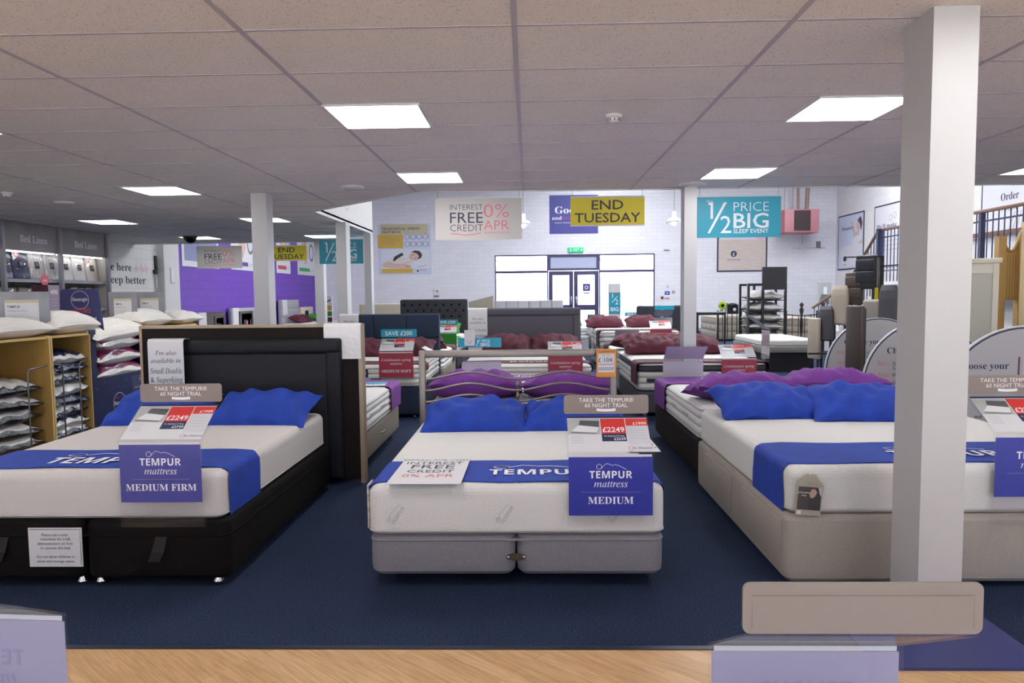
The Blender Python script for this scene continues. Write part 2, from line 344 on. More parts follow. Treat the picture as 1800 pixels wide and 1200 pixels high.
# outside: forecourt and a pale block far across the car park
b = MB(); b.box(-60, 60, YB + .3, 110, -.2, -.05, mat('forecourt', 'b8b6b2', .9, .3, 4)); struct(b, 'ground_forecourt')
b = MB(); b.box(-40, 45, 80, 84, -.1, 5.5, mat('pale cladding', 'dfe0e6', .8)); b.box(-40, 45, 79.8, 80, 5.5, 6.6, mat('cladding band', 'c3c7d6', .7))
for k in range(9): b.box(-34 + 8.4 * k, -29 + 8.4 * k, 79.9, 80, .2, 3.4, mat('far shop glass', '9aa6b8', .2))
struct(b, 'exterior_shops')
# pillars
def pillar(x0, x1, y0, y1, top=ZC + .001, cap=False):
    b = MB(); b.box(x0, x1, y0, y1, 0, top, PILLAR); b.box(x0 - .006, x1 + .006, y0 - .006, y1 + .006, 0, .07, PILLAR); struct(b, 'pillar')
p0 = at(1643, 60, Y=3.03); p1 = at(1726, 60, Y=3.03)
pillar(p0.x - .005, p1.x - .01, 3.03, 3.26)
pillar(at(1203, 400, Y=7.75).x, at(1225, 400, Y=7.75).x, 7.75, 7.93)
pillar(at(444, 450, Y=7.95).x, at(471, 450, Y=7.95).x, 7.95, 8.15)
pillar(at(591, 450, Y=11.15).x, at(609, 450, Y=11.15).x, 11.15, 11.4)
pillar(at(640, 450, Y=13.1).x, at(652, 450, Y=13.1).x, 13.1, 13.3)
pillar(at(553, 450, Y=14.8).x, at(568, 450, Y=14.8).x, 14.8, 15.0)

# ------------------------------------------------------------------ lamps and fittings of the ceiling
def light_panel(x, y, label):
    t = thing('ceiling_light', label, 'ceiling light', (x + .3, y + .3, ZC), 0, 'square ceiling light panels')
    f = MB()
    for a in ((-.3, .3, -.3, -.285), (-.3, .3, .285, .3), (-.3, -.285, -.285, .285), (.285, .3, -.285, .285)): f.box(*a, -.012, .01, WHITE_METAL)
    f.build('frame', t)
    d = MB(); d.quad((-.285, -.285, -.006), (-.285, .285, -.006), (.285, .285, -.006), (.285, -.285, -.006), PANEL_GLOW); d.build('diffuser', t)
    return t
XA, XB, XC, XD, XE = -4.252, -1.252, 1.748, 4.748, -6.652
LP = [(XB, 4.349, 'large bright square ceiling light above the black bed, nearest on the left'), (XC, 4.349, 'large bright ceiling light next to the big white pillar'),
      (XB, 6.749, 'ceiling light just above the pale interest free banner'), (XC, 6.749, 'ceiling light just above the teal half price banner'),
      (XA, 7.349, 'ceiling light over the headboard of the black bed'), (XE, 10.349, 'ceiling light beside the bed linen header boards'),
      (XA, 10.349, 'ceiling light half hidden behind the tall white pillar on the left'), (XE, 13.349, 'small ceiling light beside the black dome camera'),
      (XA, 13.349, 'small ceiling light behind the far yellow banner'), (XD, 6.749, 'ceiling light cut off at the right edge of the photo'),
      (XA, 4.349, 'ceiling light of which only a tip shows at the left edge')]
for x, y, l in LP: light_panel(x, y, l)
for x, y in ((XA, 1.949), (XB, 1.949), (XC, 1.949), (XD, 1.949), (XA, -.451), (XC, -.451), (XB, -2.251), (XD, 4.349), (XE, 4.349), (XE, 7.349)):
    light_panel(x, y, 'ceiling light panel over the front of the shop, outside the photo')
def ceil_disc(px, py, r, name, label, cat, h=.03):
    p = at(px, py, Z=ZC); b = MB(); b.lathe([(r, 0), (r, -.008), (r * .92, -h * .6), (r * .5, -h), (0.001, -h)], WHITE_METAL, 18)
    b.lathe([(r * .7, -h * .55), (r * .72, -h * .9), (r * .66, -h * .95)], TBAR, 18)
    return tag(b.build(name, None, None, (0, 0, 0)), label, cat), p
for a in ((620, 328, .12, 'ceiling_speaker', 'round flat ceiling speaker in the tiles left of the interest free banner', 'speaker'),
          (113, 355, .11, 'ceiling_vent', 'round pale vent in the ceiling above the bed linen', 'vent'),
          (1218, 323, .15, 'ceiling_disc', 'round white plate on the ceiling at the head of the slim middle pillar', 'ceiling plate')):
    o, p = ceil_disc(*a); o.location = p
p = at(1079, 202, Z=ZC); t = thing('smoke_detector', 'small white smoke detector on the ceiling tiles above the yellow banner', 'smoke detector', p)
b = MB(); b.lathe([(.055, 0), (.055, -.014), (.045, -.02), (.001, -.02)], WHITE_METAL, 16); b.build('base', t)
b = MB(); b.lathe([(.034, -.02), (.038, -.034), (.03, -.046), (.001, -.048)], WHITE_METAL, 16)
for k in range(8): b.box(-.003, .003, .033, .039, -.04, -.026, INK_DARK, Matrix.Rotation(k * PI / 4, 4, 'Z'))
b.build('sensor_head', t)
p = at(12, 338, Z=ZC); t = thing('smoke_detector', 'pale smoke detector on the ceiling at the left edge above the bed linen', 'smoke detector', p)
b = MB(); b.lathe([(.055, 0), (.055, -.014), (.045, -.02), (.001, -.02)], WHITE_METAL, 16); b.build('base', t)
b = MB(); b.lathe([(.034, -.02), (.038, -.034), (.03, -.046), (.001, -.048)], WHITE_METAL, 16); b.build('sensor_head', t)
p = at(334, 415, Z=ZC); t = thing('dome_camera', 'black dome security camera under the ceiling on the left', 'security camera', p)
b = MB(); b.lathe([(.13, 0), (.13, -.03), (.12, -.035), (.001, -.035)], BLACK_METAL, 18); b.build('base', t)
b = MB(); b.lathe([(.115, -.035), (.105, -.08), (.07, -.12), (.001, -.135)], mat('smoked dome', '08080a', .1), 18); b.build('dome', t)
for px, py, w in ((610, 366, 'left'), (683, 348, 'right')):
    p = at(px, py, Y=8.6 if w == 'right' else 9.75); z = ROOF
    t = MB(); t.tube([(p.x, p.y, z), (p.x, p.y, p.z + .06)], .002, ROD, 4)
    t.tube([(p.x + .025 * math.sin(a), p.y, p.z + .03 + .05 * math.cos(a)) for a in [k * PI / 6 for k in range(11)]], .004, CHROME, 5)
    tag(t.build('ceiling_hook'), 'wire hook hanging %s the corner of the white bulkhead' % ('in front of' if w == 'left' else 'to the right of'), 'hook')
def pendant(px, py, y, label):
    p = at(px, py, Y=y); t = thing('pendant_lamp', label, 'pendant lamp', p, 0, 'hall pendant lamps')
    b = MB(); b.tube([(0, 0, .1), (0, 0, ROOF - p.z)], .006, ROD, 5); b.build('cord', t)
    b = MB(); b.lathe([(.03, .28), (.06, .26), (.06, .12), (.17, .06), (.24, -.04), (.225, -.04), (.15, .04), (.001, .06)], WHITE_METAL, 16); b.build('lamp_shade', t)
    b = MB(); b.lathe([(.001, -.12), (.05, -.1), (.065, -.03), (.04, .05), (.001, .06)], mat('bulb', (1, .97, .92), .4, emit=25), 12); b.build('bulb', t)
pendant(920, 393, 20, 'white pendant lamp hanging right of the pale interest free banner')
pendant(1185, 389, 20, 'white pendant lamp hanging left of the slim middle pillar')
# ------------------------------------------------------------------ daylight
w = bpy.data.worlds.new('daylight'); scene.world = w; w.use_nodes = True; nt = w.node_tree
sk = nt.nodes.new('ShaderNodeTexSky'); sk.sky_type = 'HOSEK_WILKIE'; sk.turbidity = 6; sk.sun_direction = (-.3, .6, .74)
nt.links.new(sk.outputs[0], nt.nodes['Background'].inputs[0]); nt.nodes['Background'].inputs[1].default_value = 14
sun = bpy.data.lights.new('sun', 'SUN'); sun.energy = 60; sun.angle = .3; so = bpy.data.objects.new('sun', sun); COL.objects.link(so); so.rotation_euler = (math.radians(28), math.radians(12), 0)
# ------------------------------------------------------------------ fabrics
KNIT = mat('white knit mattress cloth', 'dad8d4', .85, .5, 170, 0, 8, tex='voronoi')
KNIT_WARM = mat('warm white knit', 'd0cbc7', .85, .5, 230, 0, 8, tex='voronoi')
DAMASK = mat('white damask', 'd8d8d6', .8, .4, 45, .06, 30)
CREAMY = mat('cream ticking', 'd9d8d2', .8, .4, 60, .06, 24)
BLUE = mat('royal blue velour', '0b3aa4', .8, .5, 60, .3, 9, sheen=.0)
PURPLE = mat('purple velour', '74358f', .8, .35, 90, .2, 9, sheen=.0)
MAROON = mat('maroon velour', '56142c', .8, .35, 90, .25, 9, sheen=.0)
GREEN = mat('green velour', '2f8a2c', .8, .35, 90, .25, 9, sheen=.0)
BLACK_FAB = mat('black upholstery', '120f0f', .9, .5, 500, .2, 60, spec=.15)
CHARCOAL = mat('charcoal leather', '16171e', .6, .25, 120, spec=.25)
BROWN_FAB = mat('dark brown upholstery', '1f1918', .85, .5, 500, spec=.2)
GREY_FAB = mat('grey upholstery', '85838b', .9, .6, 420, .12, 90)
BEIGE_FAB = mat('beige upholstery', 'a89f96', .9, .5, 420, .08, 90)
TAUPE_FAB = mat('taupe upholstery', '8a8074', .9, .5, 420, .08, 90)
NAVY_FAB = mat('petrol blue upholstery', '1c2c44', .85, .5, 420, .15, 90)
SLATE_FAB = mat('slate upholstery', '55525c', .9, .5, 420, .1, 90)
ANTH_FAB = mat('anthracite upholstery', '2f2f38', .9, .5, 420, .1, 90)
PALEGREY_FAB = mat('pale grey upholstery', 'a3a2a9', .9, .5, 420)
CREAM_FAB = mat('cream upholstery', 'c9bda9', .9, .4, 420)
OAK = mat('oak', 'a5917c', .5, .2, 40, .15, 10, stretch=(1, 1, .1))
CLOTH_WHITE = mat('white quilted cloth', 'dddbda', .8, .5, 26, tex='voronoi')
GREY_LINE = mat('embroidery grey', 'b6b3b4', .8); PIPE_GREY = mat('grey piping', 'b3b0ac', .7)

def mattress(label, x0, x1, y0, y1, z0, z1, kind='foam', cloth=None, group=None, marks=False):
    cx, cy = (x0 + x1) / 2, (y0 + y1) / 2; x0 -= cx; x1 -= cx; y0 -= cy; y1 -= cy; h = z1 - z0
    t = thing('mattress', label, 'mattress', (cx, cy, z0), 0, group); b = MB(); c = cloth or KNIT; pp = MB()
    if kind == 'foam':
        R = .05; prof = [(.02, 0), (.004, .012), (0, .03)] + [(R * (1 - math.cos(a)), h - R + R * math.sin(a)) for a in [PI / 2 * k / 5 for k in range(6)]]
        b.loft(x0, x1, y0, y1, prof, .06, c, 6)
        pp.loft(x0 - .003, x1 + .003, y0 - .003, y1 + .003, [(.004, .012), (0, .016), (0, .02), (.004, .024)], .06, PIPE_GREY, 6)
    else:
        rows = 3 if kind == 'spring' else 4; prof = [(.012, 0), (.004, .01), (.004, .02)]; sides = [c, c]
        hh = h - .06
        for r in range(rows):
            for k in range(1, 5): prof.append((.004 - .012 * math.sin(PI * k / 4) if k < 4 else .006, .02 + hh * (r + k / 4) / rows))
            dark = kind == 'band' and r in (1, 3)
            sides += [mat('charcoal border', '33343a', .7, .4, 200) if (kind == 'band' and r == 3) or (kind == 'band' and r == 1 and k == 9) else c] * 4
        prof += [(.004, h - .035), (.014, h - .02), (.05, h - .004), (.11, h)]; sides += [c] * 4
        b.loft(x0, x1, y0, y1, prof, .1, c, 6, None, sides)
        for zz in (.012, h - .036): pp.loft(x0 - .004, x1 + .004, y0 - .004, y1 + .004, [(.003, zz - .007), (0, zz - .004), (0, zz + .004), (.003, zz + .007)], .1, PIPE_GREY if kind != 'band' else INK_DARK, 6)
        if kind == 'spring':
            for k in range(3):                                  # sewn handles on both long sides
                for sx in (-1, 1):
                    y = y0 + (y1 - y0) * (.25 + .25 * k); x = (x1 + .014) * sx
                    hd = MB(); hd.rbox(min(x, x - .008 * sx), max(x, x - .008 * sx), y - .09, y + .09, h * .45, h * .53, .003, PIPE_GREY, 1); hd.build('side_handle', t)
        if kind == 'band':
            M = FRONT(0, y0 - .012, h * .36); pp.box(x0 + .1, x1 - .1, y0 - .011, y0 - .004, h * .32, h * .46, mat('charcoal border', '33343a', .7))
            pp.text('Balance', M, .035, INK_PALE, 'sans', x0 * .55, -.005); pp.disc(x0 * .55 - .1, .008, .016, INK_PALE, M, 12, .001)
        if kind == 'spring':
            M = FRONT(0, y0 - .016, h * .3); b.rect(.16, .29, 0, .03, INK_GREY, M)
    if marks:
        for x in (-.61, -.055, .5):
            M = FRONT(x, y0 - .0015, h * .42) @ Matrix.Rotation(math.radians(57), 4, 'Z')
            b.text('TEMPUR', M, .026, GREY_LINE, 'heavy', 0, -.022); b.stroke(figure_line(-.06, .004, .12, .022), .0022, GREY_LINE, M)
    b.build('body', t); pp.build('piping', t)
    return t
def figure_line(x, y, w, h):
    """outline of a reclining figure, a head then long low waves"""
    pts = [(x + w * (.13 + .09 * math.cos(a)), y + h * (.42 + .4 * math.sin(a))) for a in [PI * (1.15 - k / 6 * 1.9) for k in range(12)]]
    u = [(.2, .2), (.27, .55), (.36, .9), (.45, .8), (.55, .62), (.66, .72), (.78, .55), (.9, .25), (1, .02)]
    return pts + [(x + w * a, y + h * c) for a, c in u]
def divan(label, x0, x1, y0, y1, z0, z1, m, split=True, rad=.05, pipe=None, group=None, name='divan_bed', feet='chrome', drawers=()):
    """a thing: bed base with piping, feet and drawers; headboards are added as further children (local origin at the floor below the middle)"""
    cx, cy = (x0 + x1) / 2, (y0 + y1) / 2; x0 -= cx; x1 -= cx; y0 -= cy; y1 -= cy
    t = thing(name, label, 'bed', (cx, cy, 0), 0, group)
    halves = ((x0, -.003), (.003, x1)) if split else ((x0, x1),)
    for a, c in halves:
        b = MB(); b.loft(a, c, y0, y1, [(.02, z0), (.003, z0 + .02), (0, z0 + .05), (0, z1 - .03), (.006, z1 - .01), (.025, z1)], rad, m, 5)
        b.build('base', t)
    if pipe:
        b = MB(); b.loft(x0 - .004, x1 + .004, y0 - .004, y1 + .004, [(.003, z1 - pipe - .006), (0, z1 - pipe), (.003, z1 - pipe + .006)], rad, m, 5); b.build('piping', t)
    for x in ((x0 + .09, -.05, .05, x1 - .09) if split else (x0 + .1, x1 - .1)):
        for y in ((y0 + .07, y1 - .1) if feet == 'chrome' else (y0 + .34, y1 - .34)):
            f = MB()
            if feet == 'chrome': f.lathe([(.012, z0 + .03), (.014, z0 - .005), (.028, .022), (.03, .012), (.022, 0), (.001, 0)], CHROME, 12)
            else: f.lathe([(.02, z0 + .03), (.02, .03), (.028, .02), (.028, 0), (.001, 0)], BLACK_METAL, 10)
            o = f.build('foot', t); o.location = (x, y, 0)
    for sx, a, c, lo, hi in drawers:                            # drawer fronts let into a long side
        d = MB(); x = (x1 if sx > 0 else x0); d.rbox(x - .008, x + .008, y0 + a, y0 + c, lo, hi, .006, m, 2); d.build('drawer', t)
    return t
def hb(t, w, z0, z1, y, th, m, style='plain', name='headboard', dx=0):
    """an upholstered headboard as part of bed t; y = middle of its thickness in the bed's own frame"""
    b = MB(); x0, x1 = dx - w / 2, dx + w / 2
    if style == 'border':
        b.rbox(x0, x1, y - th / 2 + .03, y + th / 2, z0, z1, .02, m, 2)
        bw = .12
        b.rbox(x0, x1, y - th / 2, y + .02, z1 - bw, z1, .035, m, 4)
        b.rbox(x0, x0 + bw, y - th / 2 + .002, y + .02, z0, z1 - bw + .02, .03, m, 4); b.rbox(x1 - bw, x1, y - th / 2 + .002, y + .02, z0, z1 - bw + .02, .03, m, 4)
        b.rbox(x0 + bw - .012, x1 - bw + .012, y - th / 2 + .012, y + .02, z0, z1 - bw + .008, .02, m, 3)
    elif style == 'panels':
        b.rbox(x0, x1, y - th / 2 + .03, y + th / 2, z0, z1, .015, m, 2); n = 3; pw = w / n; zs = [z0, z1 - .36, z1]
        for i in range(n):
            for k in range(2): b.rbox(x0 + pw * i + .002, x0 + pw * (i + 1) - .002, y - th / 2, y + .02, zs[k] + .002, zs[k + 1] - .002, .018, m, 3)
    elif style == 'strips':
        b.rbox(x0, x1, y - th / 2 + .03, y + th / 2, z0, z1, .015, m, 2); n = 6; pw = w / n
        for i in range(n): b.rbox(x0 + pw * i + .002, x0 + pw * (i + 1) - .002, y - th / 2, y + .02, z0 + .1, z1, .02, m, 3)
    elif style == 'buttons':
        b.rbox(x0, x1, y - th / 2, y + th / 2, z0, z1, .04, m, 4)
        for r in range(3):
            for k in range(8):
                M = Matrix.Translation((x0 + w * (k + .5 + .5 * (r % 2)) / 8.5, y - th / 2 - .001, z1 - .12 - .13 * r)) @ Matrix.Rotation(PI / 2, 4, 'X')
                b.lathe([(.03, -.004), (.022, .002), (.016, -.001), (.014, .006), (.001, .009)], BLACK_FAB, 8, M)
    else:
        b.rbox(x0, x1, y - th / 2, y + th / 2, z0, z1, .03, m, 3)
    return b.build(name, t)
def pillow(label, loc, w, d, h, m, tilt=0, rz=0, roll=0, group=None, seed=0, name='pillow', cat='pillow', wrinkle=1.7, nx=28, ny=20):
    rnd = random.Random(seed); ph = [(rnd.uniform(0, 6.3), rnd.uniform(2, 6), rnd.uniform(-5, 5), rnd.uniform(.5, 1)) for _ in range(7)]
    vs = []; fs = []
    def pt(u, v, s):
        e = (1 - abs(u) ** 2.6) ** .62 * (1 - abs(v) ** 2.6) ** .62 if abs(u) < 1 and abs(v) < 1 else 0
        x = u * w / 2 * (1 - .07 * (1 - v * v) * abs(u) ** 3); y = v * d / 2 * (1 - .09 * (1 - u * u) * abs(v) ** 3)
        wr = sum(q[3] * math.sin(q[0] + q[1] * u * 3 + q[2] * v * 2) for q in ph) * .0045 * wrinkle
        edge = sum(q[3] * math.sin(q[0] * 2 + 9 * u + 7 * v) for q in ph[:3]) * .004 * wrinkle * max(abs(u), abs(v)) ** 4
        return (x, y, s * (h / 2 * e + (wr if s > 0 else 0) * min(1, e * 3)) + edge - h * .12 * (1 - e) * (.4 + .6 * abs(u * v)))
    for s in (1, -1):
        o = len(vs)
        for j in range(ny + 1):
            for i in range(nx + 1):
                u = math.sin((i / nx - .5) * PI) * .35 + (2 * i / nx - 1) * .65; v = math.sin((j / ny - .5) * PI) * .35 + (2 * j / ny - 1) * .65
                vs.append(pt(u, v, s))
        for j in range(ny):
            for i in range(nx):
                a = o + j * (nx + 1) + i; q = (a, a + 1, a + nx + 2, a + nx + 1); fs.append(q if s > 0 else q[::-1])
    b = MB(); b.add(vs, fs, m, True)
    o = b.build(name); o.location = loc; o.rotation_euler = (tilt, roll, rz)
    return tag(o, label, cat, group)
def runner(label, x0, x1, y0, y1, zt, drop, m, text=None, flip=False, group=None, tx=0, seed=0, r=.05, ym=None, tw=.62, ts=.17, g=.006, style='heavy', fig=False):
    """a cloth band laid across a mattress, hanging down both sides"""
    rnd = random.Random(seed); path = []
    G = .006
    for k in range(4): path.append((x0 - g, zt - drop + (drop - r) * k / 4))
    for k in range(7): a = PI / 2 * k / 6; path.append((x0 - g + r * (1 - math.cos(a)), zt + G - r + r * math.sin(a)))
    for k in range(1, 16): path.append((x0 - g + r + (x1 - x0 + 2 * g - 2 * r) * k / 16, zt + G))
    for k in range(7): a = PI / 2 * (1 - k / 6); path.append((x1 + g - r * (1 - math.cos(a)), zt + G - r + r * math.sin(a)))
    for k in range(3, -1, -1): path.append((x1 + g, zt - drop + (drop - r) * k / 4))
    ny = 8; n = len(path); vs = []; p1, p2 = rnd.uniform(0, 6), rnd.uniform(0, 6)
    for j in range(ny + 1):
        for i, (x, z) in enumerate(path):
            v = j / ny; wob = .008 * math.sin(i * .55 + p1) + .005 * math.sin(i * 1.3 + p2)
            y = y0 + (y1 - y0) * v + wob * (1 if v > .5 else -1) * abs(2 * v - 1) ** 2
            if ym is not None and y - ym < .06:
                q = min(.06, .06 - (y - ym)); dx = .06 - math.sqrt(max(0, .0036 - q * q)); x = min(max(x, x0 - g + dx), x1 + g - dx)
            bump = .0025 * (1 + math.sin(i * .8 + v * 5 + p1)) if 10 < i < n - 11 else 0
            vs.append((x, y, z + bump))
    vs2 = [(v[0], v[1], v[2] - .005) for v in vs]
    b = MB(); b.add(vs, [(j * n + i, j * n + i + 1, (j + 1) * n + i + 1, (j + 1) * n + i) for j in range(ny) for i in range(n - 1)], m, True)
    for j in (0, ny): b.add([p for i in range(n) for p in (vs[j * n + i], vs2[j * n + i])], [(2 * i, 2 * i + 2, 2 * i + 3, 2 * i + 1) for i in range(n - 1)], m, True)
    if text:
        M = frame(((x0 + x1) / 2 + tx, (y0 + y1) / 2, zt + G + .0062), (-1, 0, 0) if flip else (1, 0, 0), (0, -1, 0) if flip else (0, 1, 0))
        b.text(text, M, ts, INK_WHITE, style, 0, -ts * .75, tw)
        if text == 'TEMPUR': b.stroke(figure_line(-tw * .5, ts * .12, tw * .95, .075), .008, INK_WHITE, M)
    o = b.build('bed_runner', None, None, ((x0 + x1) / 2, (y0 + y1) / 2, zt))
    return tag(o, label, 'bed runner', group)
def drape(label, x0, x1, yf, yb, zt, zb, m, lines=(), zback=None, name='cloth_band', group=None, wob=0, inkm=None):
    """a cloth or card band hung over the top of a headboard, front from zt down to zb"""
    g = .006; zk = zb if zback is None else zback; P = [(yf - g, zb), (yf - g, (zb + zt) / 2), (yf - g, zt - .02), (yf + .004, zt + g - .004), (yf + .02, zt + g), (yb - .02, zt + g), (yb - .004, zt + g - .004), (yb + g, zt - .02), (yb + g, zk)]
    vs = [(x, y, z) for (y, z) in P for x in (x0, x1)]; b = MB()
    b.add(vs, [(2 * i, 2 * i + 1, 2 * i + 3, 2 * i + 2) for i in range(len(P) - 1)], m, True)
    vb = [(x, y + (.003 if y < (yf + yb) / 2 else -.003), z - (.003 if z > zt else 0)) for (x, y, z) in vs]; b.add(vb, [(2 * i + 1, 2 * i, 2 * i + 2, 2 * i + 3) for i in range(len(P) - 1)], m, True)
    M = FRONT((x0 + x1) / 2, yf - g, zt)
    for s, size, y, st in lines:
        vs_ = text_mesh(s, st); b.text(s, M, size, inkm or INK_DARK, st, 0, y, min((x1 - x0) * .9, (vs_[3] - vs_[2]) * size))
    o = b.build(name, None, None, ((x0 + x1) / 2, yf, zb))
    return tag(o, label, 'headboard cloth' if name == 'cloth_band' else 'card', group)

# ------------------------------------------------------------------ price signs on the bed ends
ZF = .715
def sign(label, x, y, rz=0, header=None, price=None, front=None, dy=.21, group='price signs on the bed ends', header_lines=(), front_lines=(), blank=False, low=.33, logo=False, zf=ZF, tuck=True, top=.16):
    """clear folded holder: a tucked upright sheet, a sloping shelf for the price card, a header strip; it faces -y"""
    t = thing('price_sign', label, 'price sign', (x, y, 0), rz, group); h = MB(); e = .0025
    h.box(-.218, .218, -e, e, low, zf, ACRYL)
    M = frame((0, 0, zf), (1, 0, 0), (0, dy, top)); L = math.hypot(dy, top)
    h.box(-.218, .218, 0, L, -e, e, ACRYL, M); zh = zf + top
    if header is None: h.box(-.218, .218, dy - e, dy + e, zh, zh + .012, ACRYL)
    h.build('holder', t)
    if header is not None:
        b = MB(); pts = []; r = .014; w2, hh = .222, .098
        for cx, cy, st in ((w2 - r, hh - r, 0), (-w2 + r, hh - r, 1), (-w2 + r, r, 2), (w2 - r, r, 3)):
            pts += [(cx + r * math.cos(PI / 2 * (st + k / 4)), cy + r * math.sin(PI / 2 * (st + k / 4))) for k in range(5)]
        Mh = FRONT(0, dy, zh + .004); b.prism(pts, -.003, .003, header, Mh)
        for s, size, yy, st in header_lines: b.text(s, Mh, size, INK_WHITE, st, 0, yy, None, 'C', .0036)
        if header_lines and header is TAUPE:
            b.stroke([(-.05, .022), (-.03, .0195), (0, .0185), (.03, .0195), (.05, .022)], .014, INK_WHITE, Mh, .0036)
        if not header_lines and header is TAUPE:
            Mb = frame((0, dy, zh + .004), (-1, 0, 0), (0, 0, 1)); b.stroke([(-.205, .012), (-.205, .074), (.205, .074), (.205, .012)], .0025, mat('taupe crease', '6b5e57', .4), Mb, .0036)
        b.build('header', t)
    Mc = frame((0, dy * .03, zf + top * .03) , (1, 0, 0), (0, dy, top)); Mc = Mc @ Matrix.Translation((0, 0, .0042))
    c = MB(); w2 = .207; H = L * .9
    if price or blank:
        c.rect(-w2, w2, 0, H, CARD if not blank else LILAC, Mc); c.add([(-w2, 0, -.001), (w2, 0, -.001), (w2, H, -.001), (-w2, H, -.001)], [(3, 2, 1, 0)], LILAC, False, Mc)
    if price:
        p1, p2, p3 = price; z = .0006
        c.rect(-w2, w2, H * .95, H, INK_NAVY, Mc, z); c.rect(-w2, -.04, H * .48, H * .93, mat('photo wall grey', 'aeb0ae', .5), Mc, z)
        c.poly([(-.19, H * .56), (-.06, H * .52), (-.045, H * .68), (-.15, H * .74)], mat('photo bed white', 'dcdcdc', .5), Mc, z * 2)
        c.poly([(-.19, H * .56), (-.06, H * .52), (-.06, H * .49), (-.19, H * .52)], mat('photo base grey', '6a6a6c', .5), Mc, z * 2)
        c.poly([(-.15, H * .74), (-.045, H * .68), (-.042, H * .86), (-.14, H * .88)], mat('photo headboard', '55565a', .5), Mc, z * 2)
        c.rect(-.035, .09, H * .5, H * .93, INK_RED, Mc, z); c.rect(-.035, .09, H * .28, H * .5, INK_NAVY, Mc, z)
        c.rect(.095, w2, H * .72, H * .93, INK_RED, Mc, z); c.rect(.095, w2, H * .2, H * .7, CARD_GREY, Mc, z)
        c.text(p1, Mc, .048, INK_WHITE, 'bold', .0275, H * .54, .112, 'C', z * 2); c.text(p2, Mc, .024, INK_WHITE, 'bold', .055, H * .31, None, 'C', z * 2)
        c.text("As displayed 5' king", Mc, .013, INK_WHITE, 'sans', .0275, H * .41, None, 'C', z * 2)
        c.text(p3, Mc, .028, INK_WHITE, 'bold', .165, H * .745, None, 'C', z * 2)
        c.disc(.105, H * .09, .013, INK_PINK, Mc, 14, z, .0105); c.text('in Dreams', Mc, .022, INK_NAVY, 'italic', .163, H * .065, None, 'C', z)
        for k in range(4): c.stroke([(-.19, H * (.42 - .06 * k)), (-.13, H * (.42 - .06 * k))], .004, INK_PALE, Mc); c.stroke([(.11, H * (.6 - .08 * k)), (.19, H * (.6 - .08 * k))], .004, INK_PALE, Mc)
    if price or blank: c.build('price_card', t)
    if front is not None or blank:
        Mf = FRONT(0, -.0035, zf - .315); f = MB(); fm = front or LILAC
        f.rect(-.21, .21, 0, .297, fm, Mf); f.add([(-.21, 0, -.0008), (.21, 0, -.0008), (.21, .297, -.0008), (-.21, .297, -.0008)], [(3, 2, 1, 0)], FORE_LILAC if fm is FORE_LILAC else LILAC, False, Mf)
        for s, size, yy, st in front_lines: f.text(s, Mf, size, INK_WHITE, st, 0, yy)
        if logo:
            f.stroke(figure_line(-.078, .234, .155, .034), .0022, INK_WHITE, Mf); f.rect(-.15, .15, .1185, .1195, INK_PALE, Mf, .0008)
        if fm is FORE_LILAC: f.text('TEMPUR', Mf, .052, mat('faint print', '9a93ae', .4), 'heavy', 0, .19, None, 'C', -.0018); f.text('mattress', Mf, .05, MATS['faint print'], 'italic', 0, .145, None, 'C', -.0018)
        f.build('front_card', t)
        if front is not None:
            s = MB(); s.rect(-.205, .205, .298, .31, CARD, Mf, -.0005); s.build('white_slip', t)
    return t
TH = (('TAKE THE TEMPUR®', .031, .062, 'sans'), ('60 NIGHT TRIAL', .031, .034, 'sans'))
def tempur_front(word, w): return (('TEMPUR', .052, .19, 'heavy'), ('mattress', .05, .145, 'italic'), (word, w, .06, 'serif'))
def spring_front(word, w=.046): return (('Combination spring', .044, .2, 'italic'), ('mattress', .044, .155, 'italic'), (word, w, .06, 'serif'))
# ------------------------------------------------------------------ front row of beds
H_FAR = 1.9
# black ottoman bed on the left
ax1 = at(404, 1000, Y=3.52).x; ax0 = ax1 - 1.53
t = divan('black fabric divan bed with pull straps and a padded black headboard, front left', ax0, ax1, 3.52, 5.4, .05, .356, BLACK_FAB, True, .06, .075)
for lx in (-.765 + .33, .765 - .37):
    b = MB(); s = MB(); y = -.94
    s.add([(lx - .03 + .02, y - .004, .27), (lx + .03 + .02, y - .004, .27), (lx + .03 + .012, y - .022, .2), (lx - .03 + .008, y - .022, .2), (lx + .03 - .02, y - .012, .145), (lx - .03 - .02, y - .012, .145)], [(0, 3, 2, 1), (3, 5, 4, 2)], mat('black webbing', '1f1d1f', .8, .6, 600), False)
    s.add([(lx - .03 + .02, y - .001, .275), (lx + .03 + .02, y - .001, .275), (lx + .03 - .02, y - .004, .145), (lx - .03 - .02, y - .004, .145)], [(0, 3, 2, 1)], mat('black webbing', '1f1d1f', .8), False)
    s.build('pull_strap', t)
hax0, hax1 = at(258, 640, Y=5.46).x, at(596, 640, Y=5.46).x
hb(t, hax1 - hax0, .05, at(430, 597, Y=5.44).z, 2.02 - .94 + .0, .1, CHARCOAL, 'border', dx=(hax0 + hax1) / 2 - (ax0 + ax1) / 2)
mattress('thick white knitted mattress on the black divan, front left', ax0 + .03, ax1 - .035, 3.55, 5.38, .358, .608, 'foam', KNIT_WARM)
runner('royal blue bed runner with white lettering across the mattress of the black divan', ax0 + .03, ax1 - .035, 3.62, at(300, 792, Z=.608).y, .608, .25, BLUE, 'TEMPUR', tx=0, seed=3, tw=.62, ts=.19, ym=3.55)
pillow('royal blue pillow on the black divan, behind its price sign on the left', (at(285, 720, Y=5.05).x, 5.06, .705), .74, .48, .2, BLUE, math.radians(22), .05, 0, 'blue pillows', 1)
